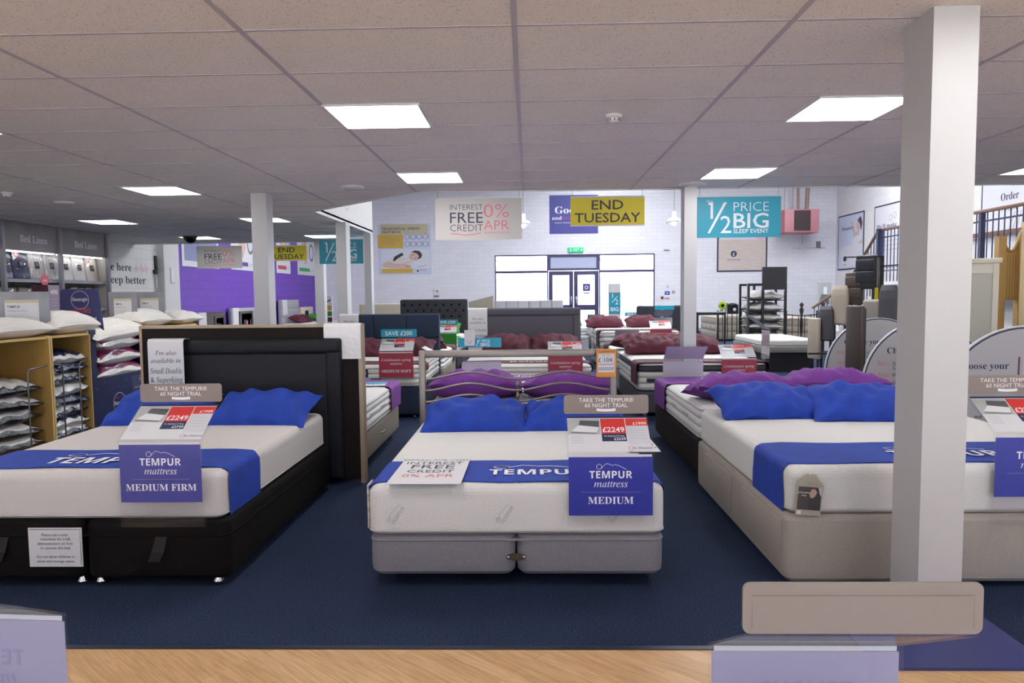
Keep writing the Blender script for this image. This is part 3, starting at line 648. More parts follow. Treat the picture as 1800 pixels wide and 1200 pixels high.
pillow('royal blue pillow on the black divan, right of the MEDIUM FIRM price sign', (at(465, 720, Y=5.05).x, 5.04, .695), .74, .48, .2, BLUE, math.radians(20), -.04, 0, 'blue pillows', 2)
sx = (at(208, 797, Y=3.48).x + at(348, 797, Y=3.48).x) / 2
sign('price sign reading MEDIUM FIRM with a taupe header on the black divan', sx, 3.5, 0, TAUPE, ('£2249', '£2739', '£1999'), BLUE_CARD, .24, header_lines=TH, front_lines=tempur_front('MEDIUM FIRM', .05), logo=True, zf=.777)
b = MB(); b.box(-.14, .14, -.002, .002, 0, .205, CARD); M = FRONT(0, -.002, 0)
for s, y in (('Please ask a sales', .162), ('consultant for a full', .14), ('demonstration on how', .116), ('to operate this bed.', .093), ('Do not allow children to', .047), ('enter this storage space.', .023)): b.text(s, M, .02, INK_DARK, 'sans', 0, y)
b.stroke([(-.132, .197), (.132, .197), (.132, .008)], .003, INK_DARK, M)
o = b.build('notice_card'); o.location = (at(97, 960, Y=3.51).x, 3.514, at(97, 996, Y=3.51).z); tag(o, 'white notice card about storage pinned to the foot of the black divan', 'notice')
z0 = at(290, 675, Y=5.4).z
drape("white card reading I'm also available in Small Double over the black headboard", at(257, 640, Y=5.4).x, at(320, 640, Y=5.4).x, 5.435, 5.54, at(290, 597, Y=5.43).z, z0 - .0, CARD,
      (("I'm also", .05, -.12, 'italic'), ('available in', .05, -.18, 'italic'), ('Small Double', .062, -.265, 'italic'), ('& Superking', .062, -.335, 'italic')), at(290, 640, Y=5.5).z, 'headboard_card', 'Small Double cards over headboards')
# grey bed in the middle
bx0, bx1 = at(650, 960, Y=3.52).x, at(1167, 960, Y=3.52).x
t = divan('grey fabric divan bed in the middle of the front row with a wavy metal headboard', bx0, bx1, 3.52, 5.4, .07, .283, GREY_FAB, True, .06, .03, feet='glide')
b = MB(); M = FRONT(0, -.951, .17)
b.prism([(.05 * math.cos(a), .018 * math.sin(a)) for a in [2 * PI * k / 20 for k in range(20)]], -.002, .006, mat('bronze plate', '5a5047', .35, metal=.6), M)
lp = b.build('link_plate', t)
for s in (-1, 1): r = MB(); r.lathe([(.007, .006), (.006, .011), (.001, .012)], CHROME, 8, M @ Matrix.Translation((.04 * s, 0, 0))); r.build('rivet', lp)
yb = 1.02; hx0, hx1 = at(737, 700, Y=5.46).x - (bx0 + bx1) / 2, at(1084, 700, Y=5.46).x - (bx0 + bx1) / 2; hz = at(900, 615, Y=5.46).z
b = MB()
b.rbox(hx0, hx0 + .05, yb - .02, yb + .02, 0, hz, .006, STEEL, 2); b.rbox(hx1 - .05, hx1, yb - .02, yb + .02, 0, hz, .006, STEEL, 2)
b.rbox(hx0 + .046, hx1 - .046, yb - .02, yb + .02, hz - .055, hz, .006, STEEL, 2); b.build('headboard_frame', t)
for k in range(4):
    r = MB(); zc = hz - .2 - .089 * k; xs = [hx0 + .03 + (hx1 - hx0 - .06) * i / 40 for i in range(41)]
    r.tube([(x, yb, zc - .028 * math.cos(4 * PI * i / 40)) for i, x in enumerate(xs)], .0085, STEEL, 8); r.build('wavy_rod', t)
for k in range(3):
    d = MB(); zc = hz - .2 - .028 - .0445 - .089 * k; d.lathe([(.001, -.042), (.016, -.008), (.017, .006), (.001, .042)], STEEL, 8, Matrix.Translation(((hx0 + hx1) / 2, yb, zc))); d.build('spindle', t)
mattress('thick white knitted mattress on the grey divan in the middle of the front row', bx0 - .004, bx1 + .004, 3.51, 5.4, .285, .542, 'foam', KNIT, marks=True)
ry0, ry1 = 3.555, at(900, 809, Z=.55).y
runner('royal blue bed runner with white lettering across the middle front mattress', bx0 - .004, bx1 + .004, ry0, ry1, .542, .054, BLUE, 'TEMPUR', tx=.115, seed=5, tw=.52, ts=.15, ym=3.51)
pillow('royal blue pillow in front of the wavy metal headboard, left of the pair', (at(836, 722, Y=5.1).x, 5.09, .625), .78, .46, .21, BLUE, math.radians(17), .02, 0, 'blue pillows', 4)
pillow('royal blue pillow in front of the wavy metal headboard, behind the price sign', (at(1010, 722, Y=5.1).x, 5.1, .62), .76, .46, .2, BLUE, math.radians(16), -.03, 0, 'blue pillows', 5)
sx = (at(1001, 797, Y=3.45).x + at(1149, 797, Y=3.45).x) / 2
sign('price sign reading MEDIUM with a taupe header on the middle grey divan', sx, 3.485, 0, TAUPE, ('£2249', '£2539', '£1999'), ROYAL_CARD, .21, header_lines=TH, front_lines=tempur_front('MEDIUM', .052), logo=True, zf=.706)
def flat_card(label, x0, x1, y0, y1, z, lines, rz=0, m=CARD, top=None, name='leaflet', flip=False):
    """a stiff leaflet lying flat"""
    cx, cy = (x0 + x1) / 2, (y0 + y1) / 2; w2, h2 = (x1 - x0) / 2, (y1 - y0) / 2
    b = MB(); b.box(-w2, w2, -h2, h2, 0, .003, m); M = frame((0, 0, .003), (-1, 0, 0) if flip else (1, 0, 0), (0, -1, 0) if flip else (0, 1, 0))
    if top: b.rect(-w2, w2, h2 * top[0], h2 * top[1], top[2], M, .0005)
    for s, size, y, st, ink in lines: b.text(s, M, size, ink, st, 0, y, None, 'C', .001)
    o = b.build(name); o.location = (cx, cy, z); o.rotation_euler = (0, 0, rz)
    return tag(o, label, 'leaflet')
p, q = at(675, 853, Z=.556), at(812, 853, Z=.556)
flat_card('white leaflet reading interest free credit lying on the middle blue runner', p.x + .01, q.x - .005, p.y + .01, at(740, 806, Z=.556).y, .5585,
          (('SPREAD THE COST', .045, .205, 'sans', INK_GREY), ('INTEREST', .075, .125, 'sans', INK_DARK), ('FREE', .12, .025, 'sans', INK_DARK), ('CREDIT', .075, -.06, 'sans', INK_DARK), ('0% APR', .085, -.155, 'sans', INK_PINK)), -.01)
p = at(1105, 794, Z=.55); q = at(1162, 771, Z=.55)
flat_card('small white credit leaflet sticking out behind the MEDIUM price sign', p.x, at(1162, 794, Z=.55).x, p.y, q.y, .549, (('INTEREST FREE', .03, .06, 'sans', INK_DARK), ('CREDIT', .055, -.02, 'sans', INK_DARK), ('OPTIONS', .055, -.1, 'sans', INK_DARK)))
pc = at(1066, 638, Y=5.42); b = MB(); b.box(-.075, .075, -.003, .003, -.108, .108, ORANGE); M = FRONT(0, -.003, 0)
b.rect(-.062, .062, -.072, .072, CARD, M, .0006); b.text('CLEARANCE', M, .024, INK_NAVY, 'bold', 0, .081, .13); b.text('£ 104', M, .048, INK_DARK, 'italic', -.008, .008, None, 'C', .0014)
for y, tx in ((.056, 'WAS   NOW'), ): b.text(tx, M, .012, INK_DARK, 'sans', 0, y, None, 'C', .0014)
for y in (-.012, -.04, -.052): b.rect(-.058, .058, y, y + .004, INK_RED if y == -.012 else INK_GREY, M, .0014)
o = b.build('clearance_tag'); o.location = (pc.x, 5.428 + .005, pc.z); tag(o, 'orange clearance tag priced 104 pounds on the wavy metal headboard', 'tag')
# beige bed on the right
cx0 = at(1380, 1000, Y=3.52).x; cx1 = cx0 + 1.83
t = divan('wide beige fabric divan bed with side drawers behind the big white pillar', cx0, cx1, 3.52, 5.4, .03, .376, BEIGE_FAB, False, .05, None, feet='glide', drawers=((-1, .06, .72, .09, .335), (-1, .95, 1.62, .09, .335)))
mattress('thick white knitted mattress on the beige divan behind the big white pillar', cx0 + .02, cx1 - .02, 3.54, 5.4, .378, .618, 'foam', KNIT)
runner('royal blue bed runner across the mattress of the beige divan', cx0 + .02, cx1 - .02, 3.61, at(1500, 786, Z=.61).y + .06, .618, .25, BLUE, 'TEMPUR', tx=.02, seed=8, tw=.58, ts=.17, ym=3.54)
pillow('royal blue pillow on the beige divan, left of the pair beside the purple pillow', (at(1352, 705, Y=5.1).x, 5.1, .71), .82, .5, .22, BLUE, math.radians(16), .06, .04, 'blue pillows', 9)
pillow('royal blue pillow on the beige divan, partly hidden by the big white pillar', (at(1520, 708, Y=5).x, 4.98, .71), .84, .5, .22, BLUE, math.radians(18), -.06, .05, 'blue pillows', 10)
sx = at(1750, 770, Y=3.46).x + .235
sign('price sign cut by the right edge of the photo, on the beige divan', sx, 3.5, 0, TAUPE, ('£2249', '£2739', '£1999'), ROYAL_CARD, .24, header_lines=TH, front_lines=tempur_front('SOFT', .05), logo=True, zf=.79)
pc = at(1424, 872, Y=3.5); t = thing('hang_tag', 'grey swing tag with a picture of a person, at the corner of the beige divan', 'tag', (pc.x, 3.512, pc.z), 0)
b = MB(); M = FRONT(0, -.002, 0) @ Matrix.Rotation(-.08, 4, 'Z')
out = [(-.062, -.1), (.062, -.1), (.066, .055), (.022, .108), (-.02, .11), (-.066, .072)]
b.prism(out, -.002, .002, mat('tag grey', '9d9687', .4), M); b.rect(-.058, .058, -.072, .045, mat('tag photo dark', '3a302d', .4), M, .0026)
b.poly([(.0, -.072), (.058, -.072), (.058, .01), (.04, .038), (.012, .036), (.0, .015), (.004, -.01), (-.004, -.03)], mat('photo coat', '2a2629', .5), M, .0032)
b.poly([(.002, .02), (.008, .034), (.024, .036), (.036, .02), (.028, 0), (.014, -.012), (.004, -.008), (.001, .004), (-.002, .01)], mat('photo skin', 'b08d80', .5), M, .0038)
b.poly([(.04, .045), (.058, .045), (.058, .0), (.05, .01)], INK_PALE, M, .0038)
b.text('sleep', M, .026, INK_GOLD, 'sans', .015, .056, None, 'C', .003); b.text('good quality', M, .012, INK_WHITE, 'sans', -.03, .012, None, 'C', .0036); b.text('sleep', M, .012, INK_WHITE, 'sans', -.028, -.002, None, 'C', .0036)
b.rect(-.055, -.035, -.096, -.078, CARD, M, .0028); b.build('card', t)
b = MB(); b.tube([(0, -.002, .095), (.005, -.006, .12), (.012, -.004, .14), (.01, .03, .15)], .0015, INK_WHITE, 5); b.build('string', t)
pl = at(648, 885, Y=3.54); b = MB()
b.rbox(-.012, 0, -.02, .1, -.13, .1, .004, mat('glossy film', '8d8178', .12, var=.6, vscale=30, col2='e0d8d0'), 2)
o = b.build('swing_leaflet'); o.location = (bx0 - .006, 3.58, .43); tag(o, 'glossy leaflet hanging on the left corner of the middle grey divan', 'leaflet')

# beds nearer than the frame shows carry these two signs seen from behind
for x0, l in ((-2.35, 'white mattress bed below the bottom left of the photo'), (.1, 'white mattress bed below the bottom right of the photo')):
    t = divan(l, x0, x0 + 1.45, -.38, 1.5, .05, .3, GREY_FAB, True)
    mattress(l.replace('white mattress bed', 'white mattress lying'), x0, x0 + 1.45, -.38, 1.5, .302, .54, 'foam')
sxr = (at(1250, 1140, Y=1.57).x + at(1577, 1140, Y=1.57).x) / 2
sign('back of a price sign with plain taupe header in the bottom right foreground', sxr, 1.56, PI + .0, TAUPE, None, FORE_LILAC, .26, zf=at(1400, 1132, Y=1.56).z, top=.15)
sxl = at(124, 1090, Y=1.56).x - .218
t = sign('back of a price sign in the bottom left foreground corner', sxl, 1.56, PI - .06, None, None, FORE_LILAC, .2, zf=at(60, 1075, Y=1.56).z, top=.115)
b = MB(); b.box(1.38, 2.06, 2.735, 3.3, .0, .012, mat('blue vinyl', '30376e', .25, .1, 6)); tag(b.build('floor_mat'), 'smooth blue vinyl mat around the foot of the big white pillar', 'mat')

# ------------------------------------------------------------------ second row: heads behind the front heads, feet away from us
dx0, dx1 = ax0 + .08, at(697, 700, Y=7.3).x
t = divan('taupe fabric divan bed behind the black headboard, foot away from us', dx0, dx1, 5.68, 7.45, .09, .345, TAUPE_FAB, True, .05, None)
hbw = at(635, 700, Y=5.58).x; cxd = (dx0 + dx1) / 2; zt = at(450, 571, Y=5.58).z
b = MB(); b.box(-.9 + .0, hbw - cxd - .012, -.99, -.93, .03, zt - .02, BROWN_FAB)
b.build('headboard', t)
b = MB(); b.box(hbw - cxd - .012, hbw - cxd + .02, -1.0, -.9, 0, zt, OAK); b.box(-.92, hbw - cxd - .012, -1.0, -.9, zt - .022, zt, OAK); b.box(-.92, -.9, -1.0, -.9, 0, zt - .02, OAK); b.build('headboard_edge', t)
for k in range(2): b = MB(); b.lathe([(.012, .006), (.011, .012), (.001, .014)], CHROME, 8, Matrix.Translation((dx1 - cxd + .0, -.04 + .08 * k, .22)) @ Matrix.Rotation(PI / 2, 4, 'Y')); b.build('link_stud', t)
mattress('white quilted mattress on the taupe divan behind the black headboard', dx0, dx1, 5.7, 7.45, .347, .6, 'spring', DAMASK)
runner('purple bed runner on the far end of the taupe divan', dx0, dx1, 6.92, 7.42, .6, .24, PURPLE, seed=11, g=.024)
flat_card('teal and white leaflet lying on the purple runner of the taupe divan', at(600, 668, Y=7.1).x, at(680, 668, Y=7.1).x, 6.9, 7.2, .612, (('SAVE £200', .1, .02, 'bold', INK_WHITE),), .1, CARD, (-.9, .4, TEAL), flip=True)
drape('white quilted cloth over the corner of the brown headboard with oak edge', at(567, 600, Y=5.52).x, at(632, 600, Y=5.52).x, 5.56, 5.67, zt, at(600, 631, Y=5.54).z, CLOTH_WHITE, (), zt - .3)
ex0, ex1 = bx0 + .02, bx1 + .06
t = divan('black fabric divan bed behind the wavy metal headboard', ex0, ex1, 5.52, 7.4, .06, .38, BLACK_FAB, True)
mattress('white quilted mattress behind the wavy metal headboard', ex0, ex1, 5.52, 7.4, .382, .65, 'spring', DAMASK)
runner('purple bed runner on the far end of the bed behind the wavy metal headboard', ex0, ex1, 6.9, 7.38, .65, .22, PURPLE, 'Dunlopillo', True, seed=12, tw=.6, ts=.16, g=.024, style='sans')
pillow('purple pillow seen through the wavy metal headboard on the left', (at(838, 680, Y=5.85).x, 5.88, .74), .8, .52, .25, PURPLE, math.radians(-14), .03, 0, 'purple pillows', 13)
pillow('purple pillow seen through the wavy metal headboard on the right', (at(1000, 682, Y=5.85).x, 5.88, .73), .8, .52, .24, PURPLE, math.radians(-14), -.03, 0, 'purple pillows', 14)
p = at(975, 664, Z=.63)
flat_card('teal and white leaflet on the purple runner behind the metal headboard', p.x, at(1062, 664, Z=.63).x, 6.85, 7.15, .634, (('SAVE £200', .07, -.03, 'bold', TEAL),), -.06, CARD, (-1, 1, CARD), flip=True)
s = sign('teal half price sign seen from behind, beyond the wavy metal headboard', at(846, 640, Y=7.4).x, 7.43, PI, TEAL, None, LILAC, .21, low=.42, zf=.8)
hd = [c for c in bpy.data.objects if c.parent == s and c.name.startswith('header')][0]
b = MB(); M = frame((0, .2142, .964), (-1, 0, 0), (0, 0, 1)); zz = .0006
b.rect(-.22, .22, 0, .095, TEAL, M, 0); b.text('1', M, .05, INK_WHITE, 'sans', -.022, .045, None, 'C', zz); b.stroke([(-.036, .01), (-.002, .085)], .006, INK_WHITE, M, zz); b.text('2', M, .05, INK_WHITE, 'sans', .008, .012, None, 'C', zz)
b.text('PRICE', M, .034, INK_WHITE, 'sans', .062, .056, None, 'C', zz); b.text('BIG', M, .052, INK_WHITE, 'bold', .062, .012, .08, 'C', zz); b.build('lettering_face', s)
pc = at(825, 594, Y=7.18); b = MB(); b.box(-.053, .053, -.003, .003, -.08, .08, CARD); M = FRONT(0, -.003, 0); b.stroke([(-.028, -.03), (0, -.062), (.028, -.03)], .006, INK_GOLD, M); b.stroke([(-.028, -.03), (.028, -.03)], .003, INK_PALE, M)
o = b.build('arrow_card'); o.location = (pc.x, 7.21, pc.z); tag(o, 'white card with a downward arrow clipped over the teal half price header', 'card')
fx0 = at(1165, 690, Y=7.3).x; fx1 = fx0 + 1.6; fx0b = cx0 + .03
t = divan('dark brown fabric divan bed behind the beige divan, foot away from us', fx0b, fx0b + 1.62, 5.46, 7.4, .05, .355, BROWN_FAB, True)
mattress('white mattress with side handles behind the beige divan', fx0b + .01, fx0b + 1.6, 5.46, 7.4, .357, .62, 'spring', DAMASK)
runner('purple bed runner on the dark brown divan behind the beige divan', fx0b + .01, fx0b + 1.6, 6.8, 7.34, .62, .25, PURPLE, 'Dunlopillo', True, seed=15, tw=.75, ts=.18, g=.024, style='sans')
pillow('purple pillow behind the left blue pillow of the beige divan', (at(1300, 694, Y=5.75).x, 5.78, .735), .82, .52, .22, PURPLE, math.radians(-12), .08, 0, 'purple pillows', 16)
pillow('purple pillow showing between the blue pillows of the beige divan and the pillar', (at(1460, 692, Y=5.75).x, 5.8, .75), .82, .52, .24, PURPLE, math.radians(-12), -.05, 0, 'purple pillows', 17)
sign('blank lilac back of a sign at the far foot of the dark brown divan', at(1202, 640, Y=7.4).x, 7.43, PI, None, None, None, .21, blank=True, low=.44, zf=.8)
# ------------------------------------------------------------------ further rows of beds
gx1 = at(740, 690, Y=8.55).x; gx0 = gx1 - 1.54
t = divan('petrol blue divan bed with a matching panelled headboard in the second row', gx0, gx1, 8.55, 10.4, .04, .39, NAVY_FAB, True)
hx0, hx1 = at(600, 600, Y=10.45).x, at(773, 600, Y=10.45).x; zt = at(690, 552, Y=10.43).z
hb(t, hx1 - hx0, .1, zt, 10.47 - 9.475, .1, NAVY_FAB, 'panels', dx=(hx0 + hx1) / 2 - (gx0 + gx1) / 2)
mattress('cream ribbed mattress on the petrol blue divan', gx0, gx1, 8.55, 10.38, .392, .65, 'spring', CREAMY)
runner('maroon bed runner with white lettering on the petrol blue divan', gx0, gx1, 8.68, 9.1, .65, .1, MAROON, 'Relyon', seed=21, tw=.5, ts=.16, tx=-.5, g=.024, style='sans')
pillow('maroon pillow against the petrol blue headboard, left of the price sign', (gx0 + .42, 10, .76), .78, .5, .24, MAROON, math.radians(24), 0, 0, 'maroon pillows', 22)
pillow('maroon pillow against the petrol blue headboard, right of the price sign', (gx1 - .4, 10, .76), .78, .5, .24, MAROON, math.radians(24), 0, 0, 'maroon pillows', 23)
SV = (('SAVE £200', .075, .022, 'bold'),)
sign('price sign reading MEDIUM SOFT under a teal SAVE header on the petrol blue divan', at(696, 640, Y=8.5).x, 8.52, 0, TEAL, ('£999', '£1199', '£849'), RED_CARD, .21, header_lines=SV, front_lines=spring_front('MEDIUM SOFT', .05), zf=at(696, 618, Y=8.5).z)
drape("white card reading I'm also available over the petrol blue headboard", at(597, 600, Y=10.4).x, at(631, 600, Y=10.4).x, 10.42, 10.52, zt, .7, CARD, (("I'm also", .05, -.12, 'italic'), ('available in', .05, -.18, 'italic'), ('Small Double', .055, -.26, 'italic')), zt - .2, 'headboard_card', 'Small Double cards over headboards')
p = at(640, 656, Y=8.54); b = MB(); b.rect(-.05, .05, -.05, .05, NAVY_CARD, FRONT(0, 0, 0)); b.disc(0, 0, .03, INK_PINK, FRONT(0, 0, 0), 16, .001, .024); b.box(-.05, .05, .0002, .003, -.05, .05, NAVY_CARD)
o = b.build('mattress_label'); o.location = (p.x, 8.538, p.z); tag(o, 'small square navy label on the foot of the cream ribbed mattress', 'label')
b = MB(); b.box(-.1, .1, -.16, .16, 0, .004, CARD, Matrix.Translation((0, 0, .1)) @ Matrix.Rotation(.5, 4, 'Y')); o = b.build('leaflet'); o.location = (gx1 - .03, 9.6, .65); tag(o, 'white leaflet propped at the right edge of the cream ribbed mattress', 'leaflet')
g2 = divan('taupe fabric divan bed behind the petrol blue headboard, foot away from us', gx0, gx1 + .02, 10.65, 12.5, .05, .37, TAUPE_FAB, True)
mattress('white quilted mattress behind the petrol blue headboard', gx0, gx1 + .02, 10.65, 12.5, .372, .63, 'spring', DAMASK)
runner('maroon bed runner on the far end of the bed behind the petrol blue headboard', gx0, gx1 + .02, 11.95, 12.4, .63, .25, MAROON, seed=25, g=.024)
pillow('maroon pillow showing beyond the right end of the petrol blue headboard', (gx1 - .36, 11, .76), .78, .5, .24, MAROON, -.3, 0, 0, 'maroon pillows', 26)

ix0, ix1 = at(810, 650, Y=8.55).x, at(1040, 650, Y=8.55).x
t = divan('slate grey divan bed with a tall bordered headboard in the middle of the second row', ix0, ix1, 8.55, 10.4, .04, .39, NAVY_FAB, True)
hx0, hx1 = at(822, 600, Y=10.45).x, at(1021, 600, Y=10.45).x; zt = at(930, 541, Y=10.43).z
hb(t, hx1 - hx0, .1, zt, 10.47 - 9.475, .1, SLATE_FAB, 'border', dx=(hx0 + hx1) / 2 - (ix0 + ix1) / 2)
mattress('cream ribbed mattress below the tall slate headboard', ix0, ix1, 8.55, 10.38, .392, .65, 'spring', CREAMY)
runner('maroon bed runner with white lettering below the tall slate headboard', ix0, ix1, 8.68, 9.05, .65, .16, MAROON, 'Relyon', seed=27, tw=.5, ts=.14, tx=.05, g=.024, style='sans')
pillow('maroon pillow against the tall slate headboard, left of the pair', (-.33, 10.05, .78), .72, .5, .24, MAROON, math.radians(30), 0, 0, 'maroon pillows', 28)
pillow('maroon pillow against the tall slate headboard, right of the pair', (.36, 10.05, .78), .72, .5, .24, MAROON, math.radians(30), 0, 0, 'maroon pillows', 29)
sign('price sign reading MEDIUM without header below the tall slate headboard', at(994, 640, Y=8.5).x, 8.52, 0, None, ('£1199', '£1399', '£999'), RED_CARD, .21, front_lines=spring_front('MEDIUM'), zf=at(994, 623, Y=8.5).z)
drape("white card reading Small Double & Superking over the tall slate headboard", at(823, 600, Y=10.4).x, at(857, 600, Y=10.4).x, 10.42, 10.52, zt, .65, CARD, (("I'm also", .05, -.17, 'italic'), ('available in', .05, -.225, 'italic'), ('Small Double', .056, -.34, 'italic'), ('& Superking', .056, -.42, 'italic')), zt - .2, 'headboard_card', 'Small Double cards over headboards')
divan('petrol blue divan bed behind the tall slate headboard, foot away from us', ix0, ix1 - .04, 10.65, 12.5, .05, .37, NAVY_FAB, True)
mattress('white mattress with green runner behind the tall slate headboard', ix0, ix1 - .04, 10.65, 12.5, .372, .63, 'spring', DAMASK)

jx0 = at(1122, 690, Y=8.55).x; jx1 = jx0 + 1.56
t = divan('slate divan bed under a mattress with charcoal borders, right of the middle aisle', jx0, jx1, 8.55, 10.4, .04, .308, SLATE_FAB, True)
mattress('white mattress with charcoal border bands, right of the middle aisle', jx0, jx1, 8.55, 10.4, .31, .655, 'band', KNIT)
b = runner('maroon bed runner hanging over the left corner of the charcoal banded mattress', jx0, jx1, 8.57, 9, .655, .27, MAROON, 'Relyon', seed=31, tw=.4, ts=.1, g=.024, style='sans')
pillow('maroon pillow on the charcoal banded mattress, left of the slim middle pillar', (at(1143, 610, Y=9.9).x, 9.9, .77), .8, .5, .24, MAROON, math.radians(14), .03, 0, 'maroon pillows', 32)
pillow('maroon pillow on the charcoal banded mattress, behind the slim middle pillar', (at(1220, 612, Y=9.9).x, 9.9, .77), .8, .5, .24, MAROON, math.radians(14), -.03, 0, 'maroon pillows', 33)
sign('price sign reading MEDIUM on the charcoal banded mattress, right of the slim pillar', at(1300, 640, Y=8.5).x, 8.52, 0, None, ('£1399', '£1599', '£1199'), RED_CARD, .21, front_lines=spring_front('MEDIUM'), zf=at(1300, 629, Y=8.5).z)
sign('price sign seen edge on at the right side of the charcoal banded mattress', jx1 + .03, 8.75, PI / 2 - .1, None, None, None, .2, blank=True, zf=at(1335, 578, Y=8.75).z, low=.5)
divan('pale slate divan bed behind the charcoal banded mattress, foot away from us', jx0, jx1, 10.5, 12.4, .05, .37, PALEGREY_FAB, True)
mattress('white quilted mattress behind the charcoal banded mattress', jx0, jx1, 10.5, 12.4, .372, .64, 'spring', DAMASK)
runner('maroon bed runner on the far end of the mattress behind the charcoal banded one', jx0, jx1, 11.85, 12.32, .64, .2, MAROON, seed=34, g=.024)
pillow('maroon pillow behind the left pillow of the charcoal banded mattress', (at(1118, 605, Y=10.9).x, 10.9, .77), .8, .5, .22, MAROON, -.2, .04, 0, 'maroon pillows', 35)
pillow('maroon pillow behind the slim pillar on the bed beyond the charcoal banded mattress', (at(1200, 605, Y=10.9).x, 10.9, .77), .8, .5, .22, MAROON, -.2, 0, 0, 'maroon pillows', 36)
sign('blank lilac back of a sign on the bed beyond the charcoal banded mattress', at(1100, 580, Y=12.5).x, 12.46, PI, None, None, None, .2, blank=True, low=.4, zf=.74, top=.14)

# third row
t = divan('dark divan bed with a deep buttoned anthracite headboard in the third row', -2.95, -1.42, 13.9, 15.75, .05, .37, ANTH_FAB, True)
hx0, hx1 = at(704, 560, Y=15.8).x, at(822, 560, Y=15.8).x; zt = at(760, 526, Y=15.8).z
hb(t, hx1 - hx0, .1, zt, 15.83 - 14.825, .12, ANTH_FAB, 'buttons', dx=(hx0 + hx1) / 2 + 2.185)
mattress('white mattress below the buttoned anthracite headboard', -2.95, -1.42, 13.9, 15.72, .372, .66, 'spring', CREAMY)
runner('green bed runner on the bed with the buttoned headboard', -2.95, -1.42, 14.0, 14.5, .66, .2, GREEN, seed=41, g=.024)
pillow('green pillow below the buttoned anthracite headboard, left of the pair', (-2.55, 15.3, .8), .74, .5, .24, GREEN, .4, 0, 0, 'green pillows', 42)
pillow('green pillow below the buttoned anthracite headboard, right of the pair', (-1.85, 15.3, .8), .74, .5, .24, GREEN, .4, 0, 0, 'green pillows', 43)
sign('price sign with a teal SAVE header half hidden by the petrol blue headboard', at(783, 580, Y=13.8).x, 13.86, 0, TEAL, ('£1099', '£1299', '£899'), GREEN, .21, header_lines=SV, zf=at(783, 585, Y=13.8).z, top=.15)
t = divan('pale grey divan bed with a fluted headboard in front of the shop window', -.8, .8, 13.9, 15.75, .05, .37, PALEGREY_FAB, True)
hx0, hx1 = at(869, 540, Y=15.8).x, at(990, 540, Y=15.8).x; zt = at(930, 528, Y=15.8).z
hb(t, hx1 - hx0, .1, zt, 15.83 - 14.825, .1, PALEGREY_FAB, 'strips', dx=(hx0 + hx1) / 2)
mattress('white mattress below the pale fluted headboard', -.8, .8, 13.9, 15.72, .372, .66, 'spring', CREAMY)
k0 = at(1054, 610, Y=13.9).x
t = divan('white divan bed with a deep mattress in the third row, left of the slim pillar', k0, k0 + 1.58, 13.9, 15.8, .05, .42, PALEGREY_FAB, True)
mattress('deep cream mattress in the third row, left of the slim pillar', k0, k0 + 1.58, 13.9, 15.8, .422, .77, 'spring', CREAMY)
runner('maroon bed runner on the deep cream mattress in the third row', k0, k0 + 1.58, 13.95, 14.4, .77, .33, MAROON, 'Relyon', seed=45, tw=.6, ts=.14, g=.024, style='sans')
pillow('maroon pillow on the deep cream mattress, left of the pair', (at(1062, 572, Y=15.3).x, 15.3, .89), .85, .5, .25, MAROON, .25, 0, 0, 'maroon pillows', 46)
pillow('maroon pillow on the deep cream mattress, right of the pair', (at(1128, 572, Y=15.3).x, 15.3, .89), .75, .5, .25, MAROON, .25, 0, 0, 'maroon pillows', 47)
sign('price sign on the deep cream mattress, left of the slim middle pillar', at(1163, 590, Y=13.8).x, 13.86, 0, None, ('£1599', '£1799', '£1399'), RED_CARD, .21, front_lines=spring_front('MEDIUM'), zf=at(1160, 577, Y=13.8).z, top=.15)
# fourth row and the window side
for px, x, l in ((1025, 1.0, 'left of the half price totem'), (1090, 2.1, 'right of the half price totem')):
    divan('white divan bed by the shop window, ' + l, x - .5, x + .48, 17.4, 19.2, .05, .38, PALEGREY_FAB, True)
    mattress('white mattress by the shop window, ' + l, x - .5, x + .48, 17.4, 19.2, .382, .68, 'spring', DAMASK)
    pillow('green pillow by the shop window, ' + l, (x - .05 if px == 1025 else x - .2, 17.9, .8), .8, .5, .24, GREEN, .2, 0, 0, 'green pillows', px)
sign('blank lilac back of a sign in front of the shop door', at(1052, 560, Y=16.6).x, 17.36, PI, None, None, None, .21, blank=True, zf=.85)
sign('price sign with a teal SAVE £350 header near the shop window', at(1100, 560, Y=19).x, 17.34, 0, TEAL, ('£1299', '£1499', '£999'), GREEN, .21, header_lines=(('SAVE £350', .075, .022, 'bold'),), zf=at(1100, 565, Y=17.4).z, top=.12)
def stand(name, label, cat, px0, py0, px1, py1, Y, m, th=.03, foot=True, org=None):
    """an upright flat board on the floor measured by its outline; returns builder, frame centred on it, centre, size"""
    a, c = at(px0, py1, Y=Y), at(px1, py0, Y=Y); w_, h_ = c.x - a.x, c.z - a.z; mid = (a + c) / 2
    b = MB(); b.box(-w_ / 2, w_ / 2, 0, th, -h_ / 2, h_ / 2, m)
    return b, FRONT(0, 0, 0), mid, w_, h_
def put(b, name, label, cat, mid, group=None, rz=0):
    o = b.build(name); o.location = mid; o.rotation_euler = (0, 0, rz); return tag(o, label, cat, group)
a = at(1070, 499, Y=20.5); c = at(1091, 560, Y=20.5); t = thing('display_totem', 'slim teal totem reading half price big in front of the shop window', 'display stand', ((a.x + c.x) / 2, 20.5, 0))
w2 = (c.x - a.x) / 2; H = a.z
b = MB(); b.box(-w2, w2, 0, .05, .05, H, INK_GREY); b.box(-w2 - .05, w2 + .05, -.15, .2, 0, .05, INK_DARK); b.build('post', t)
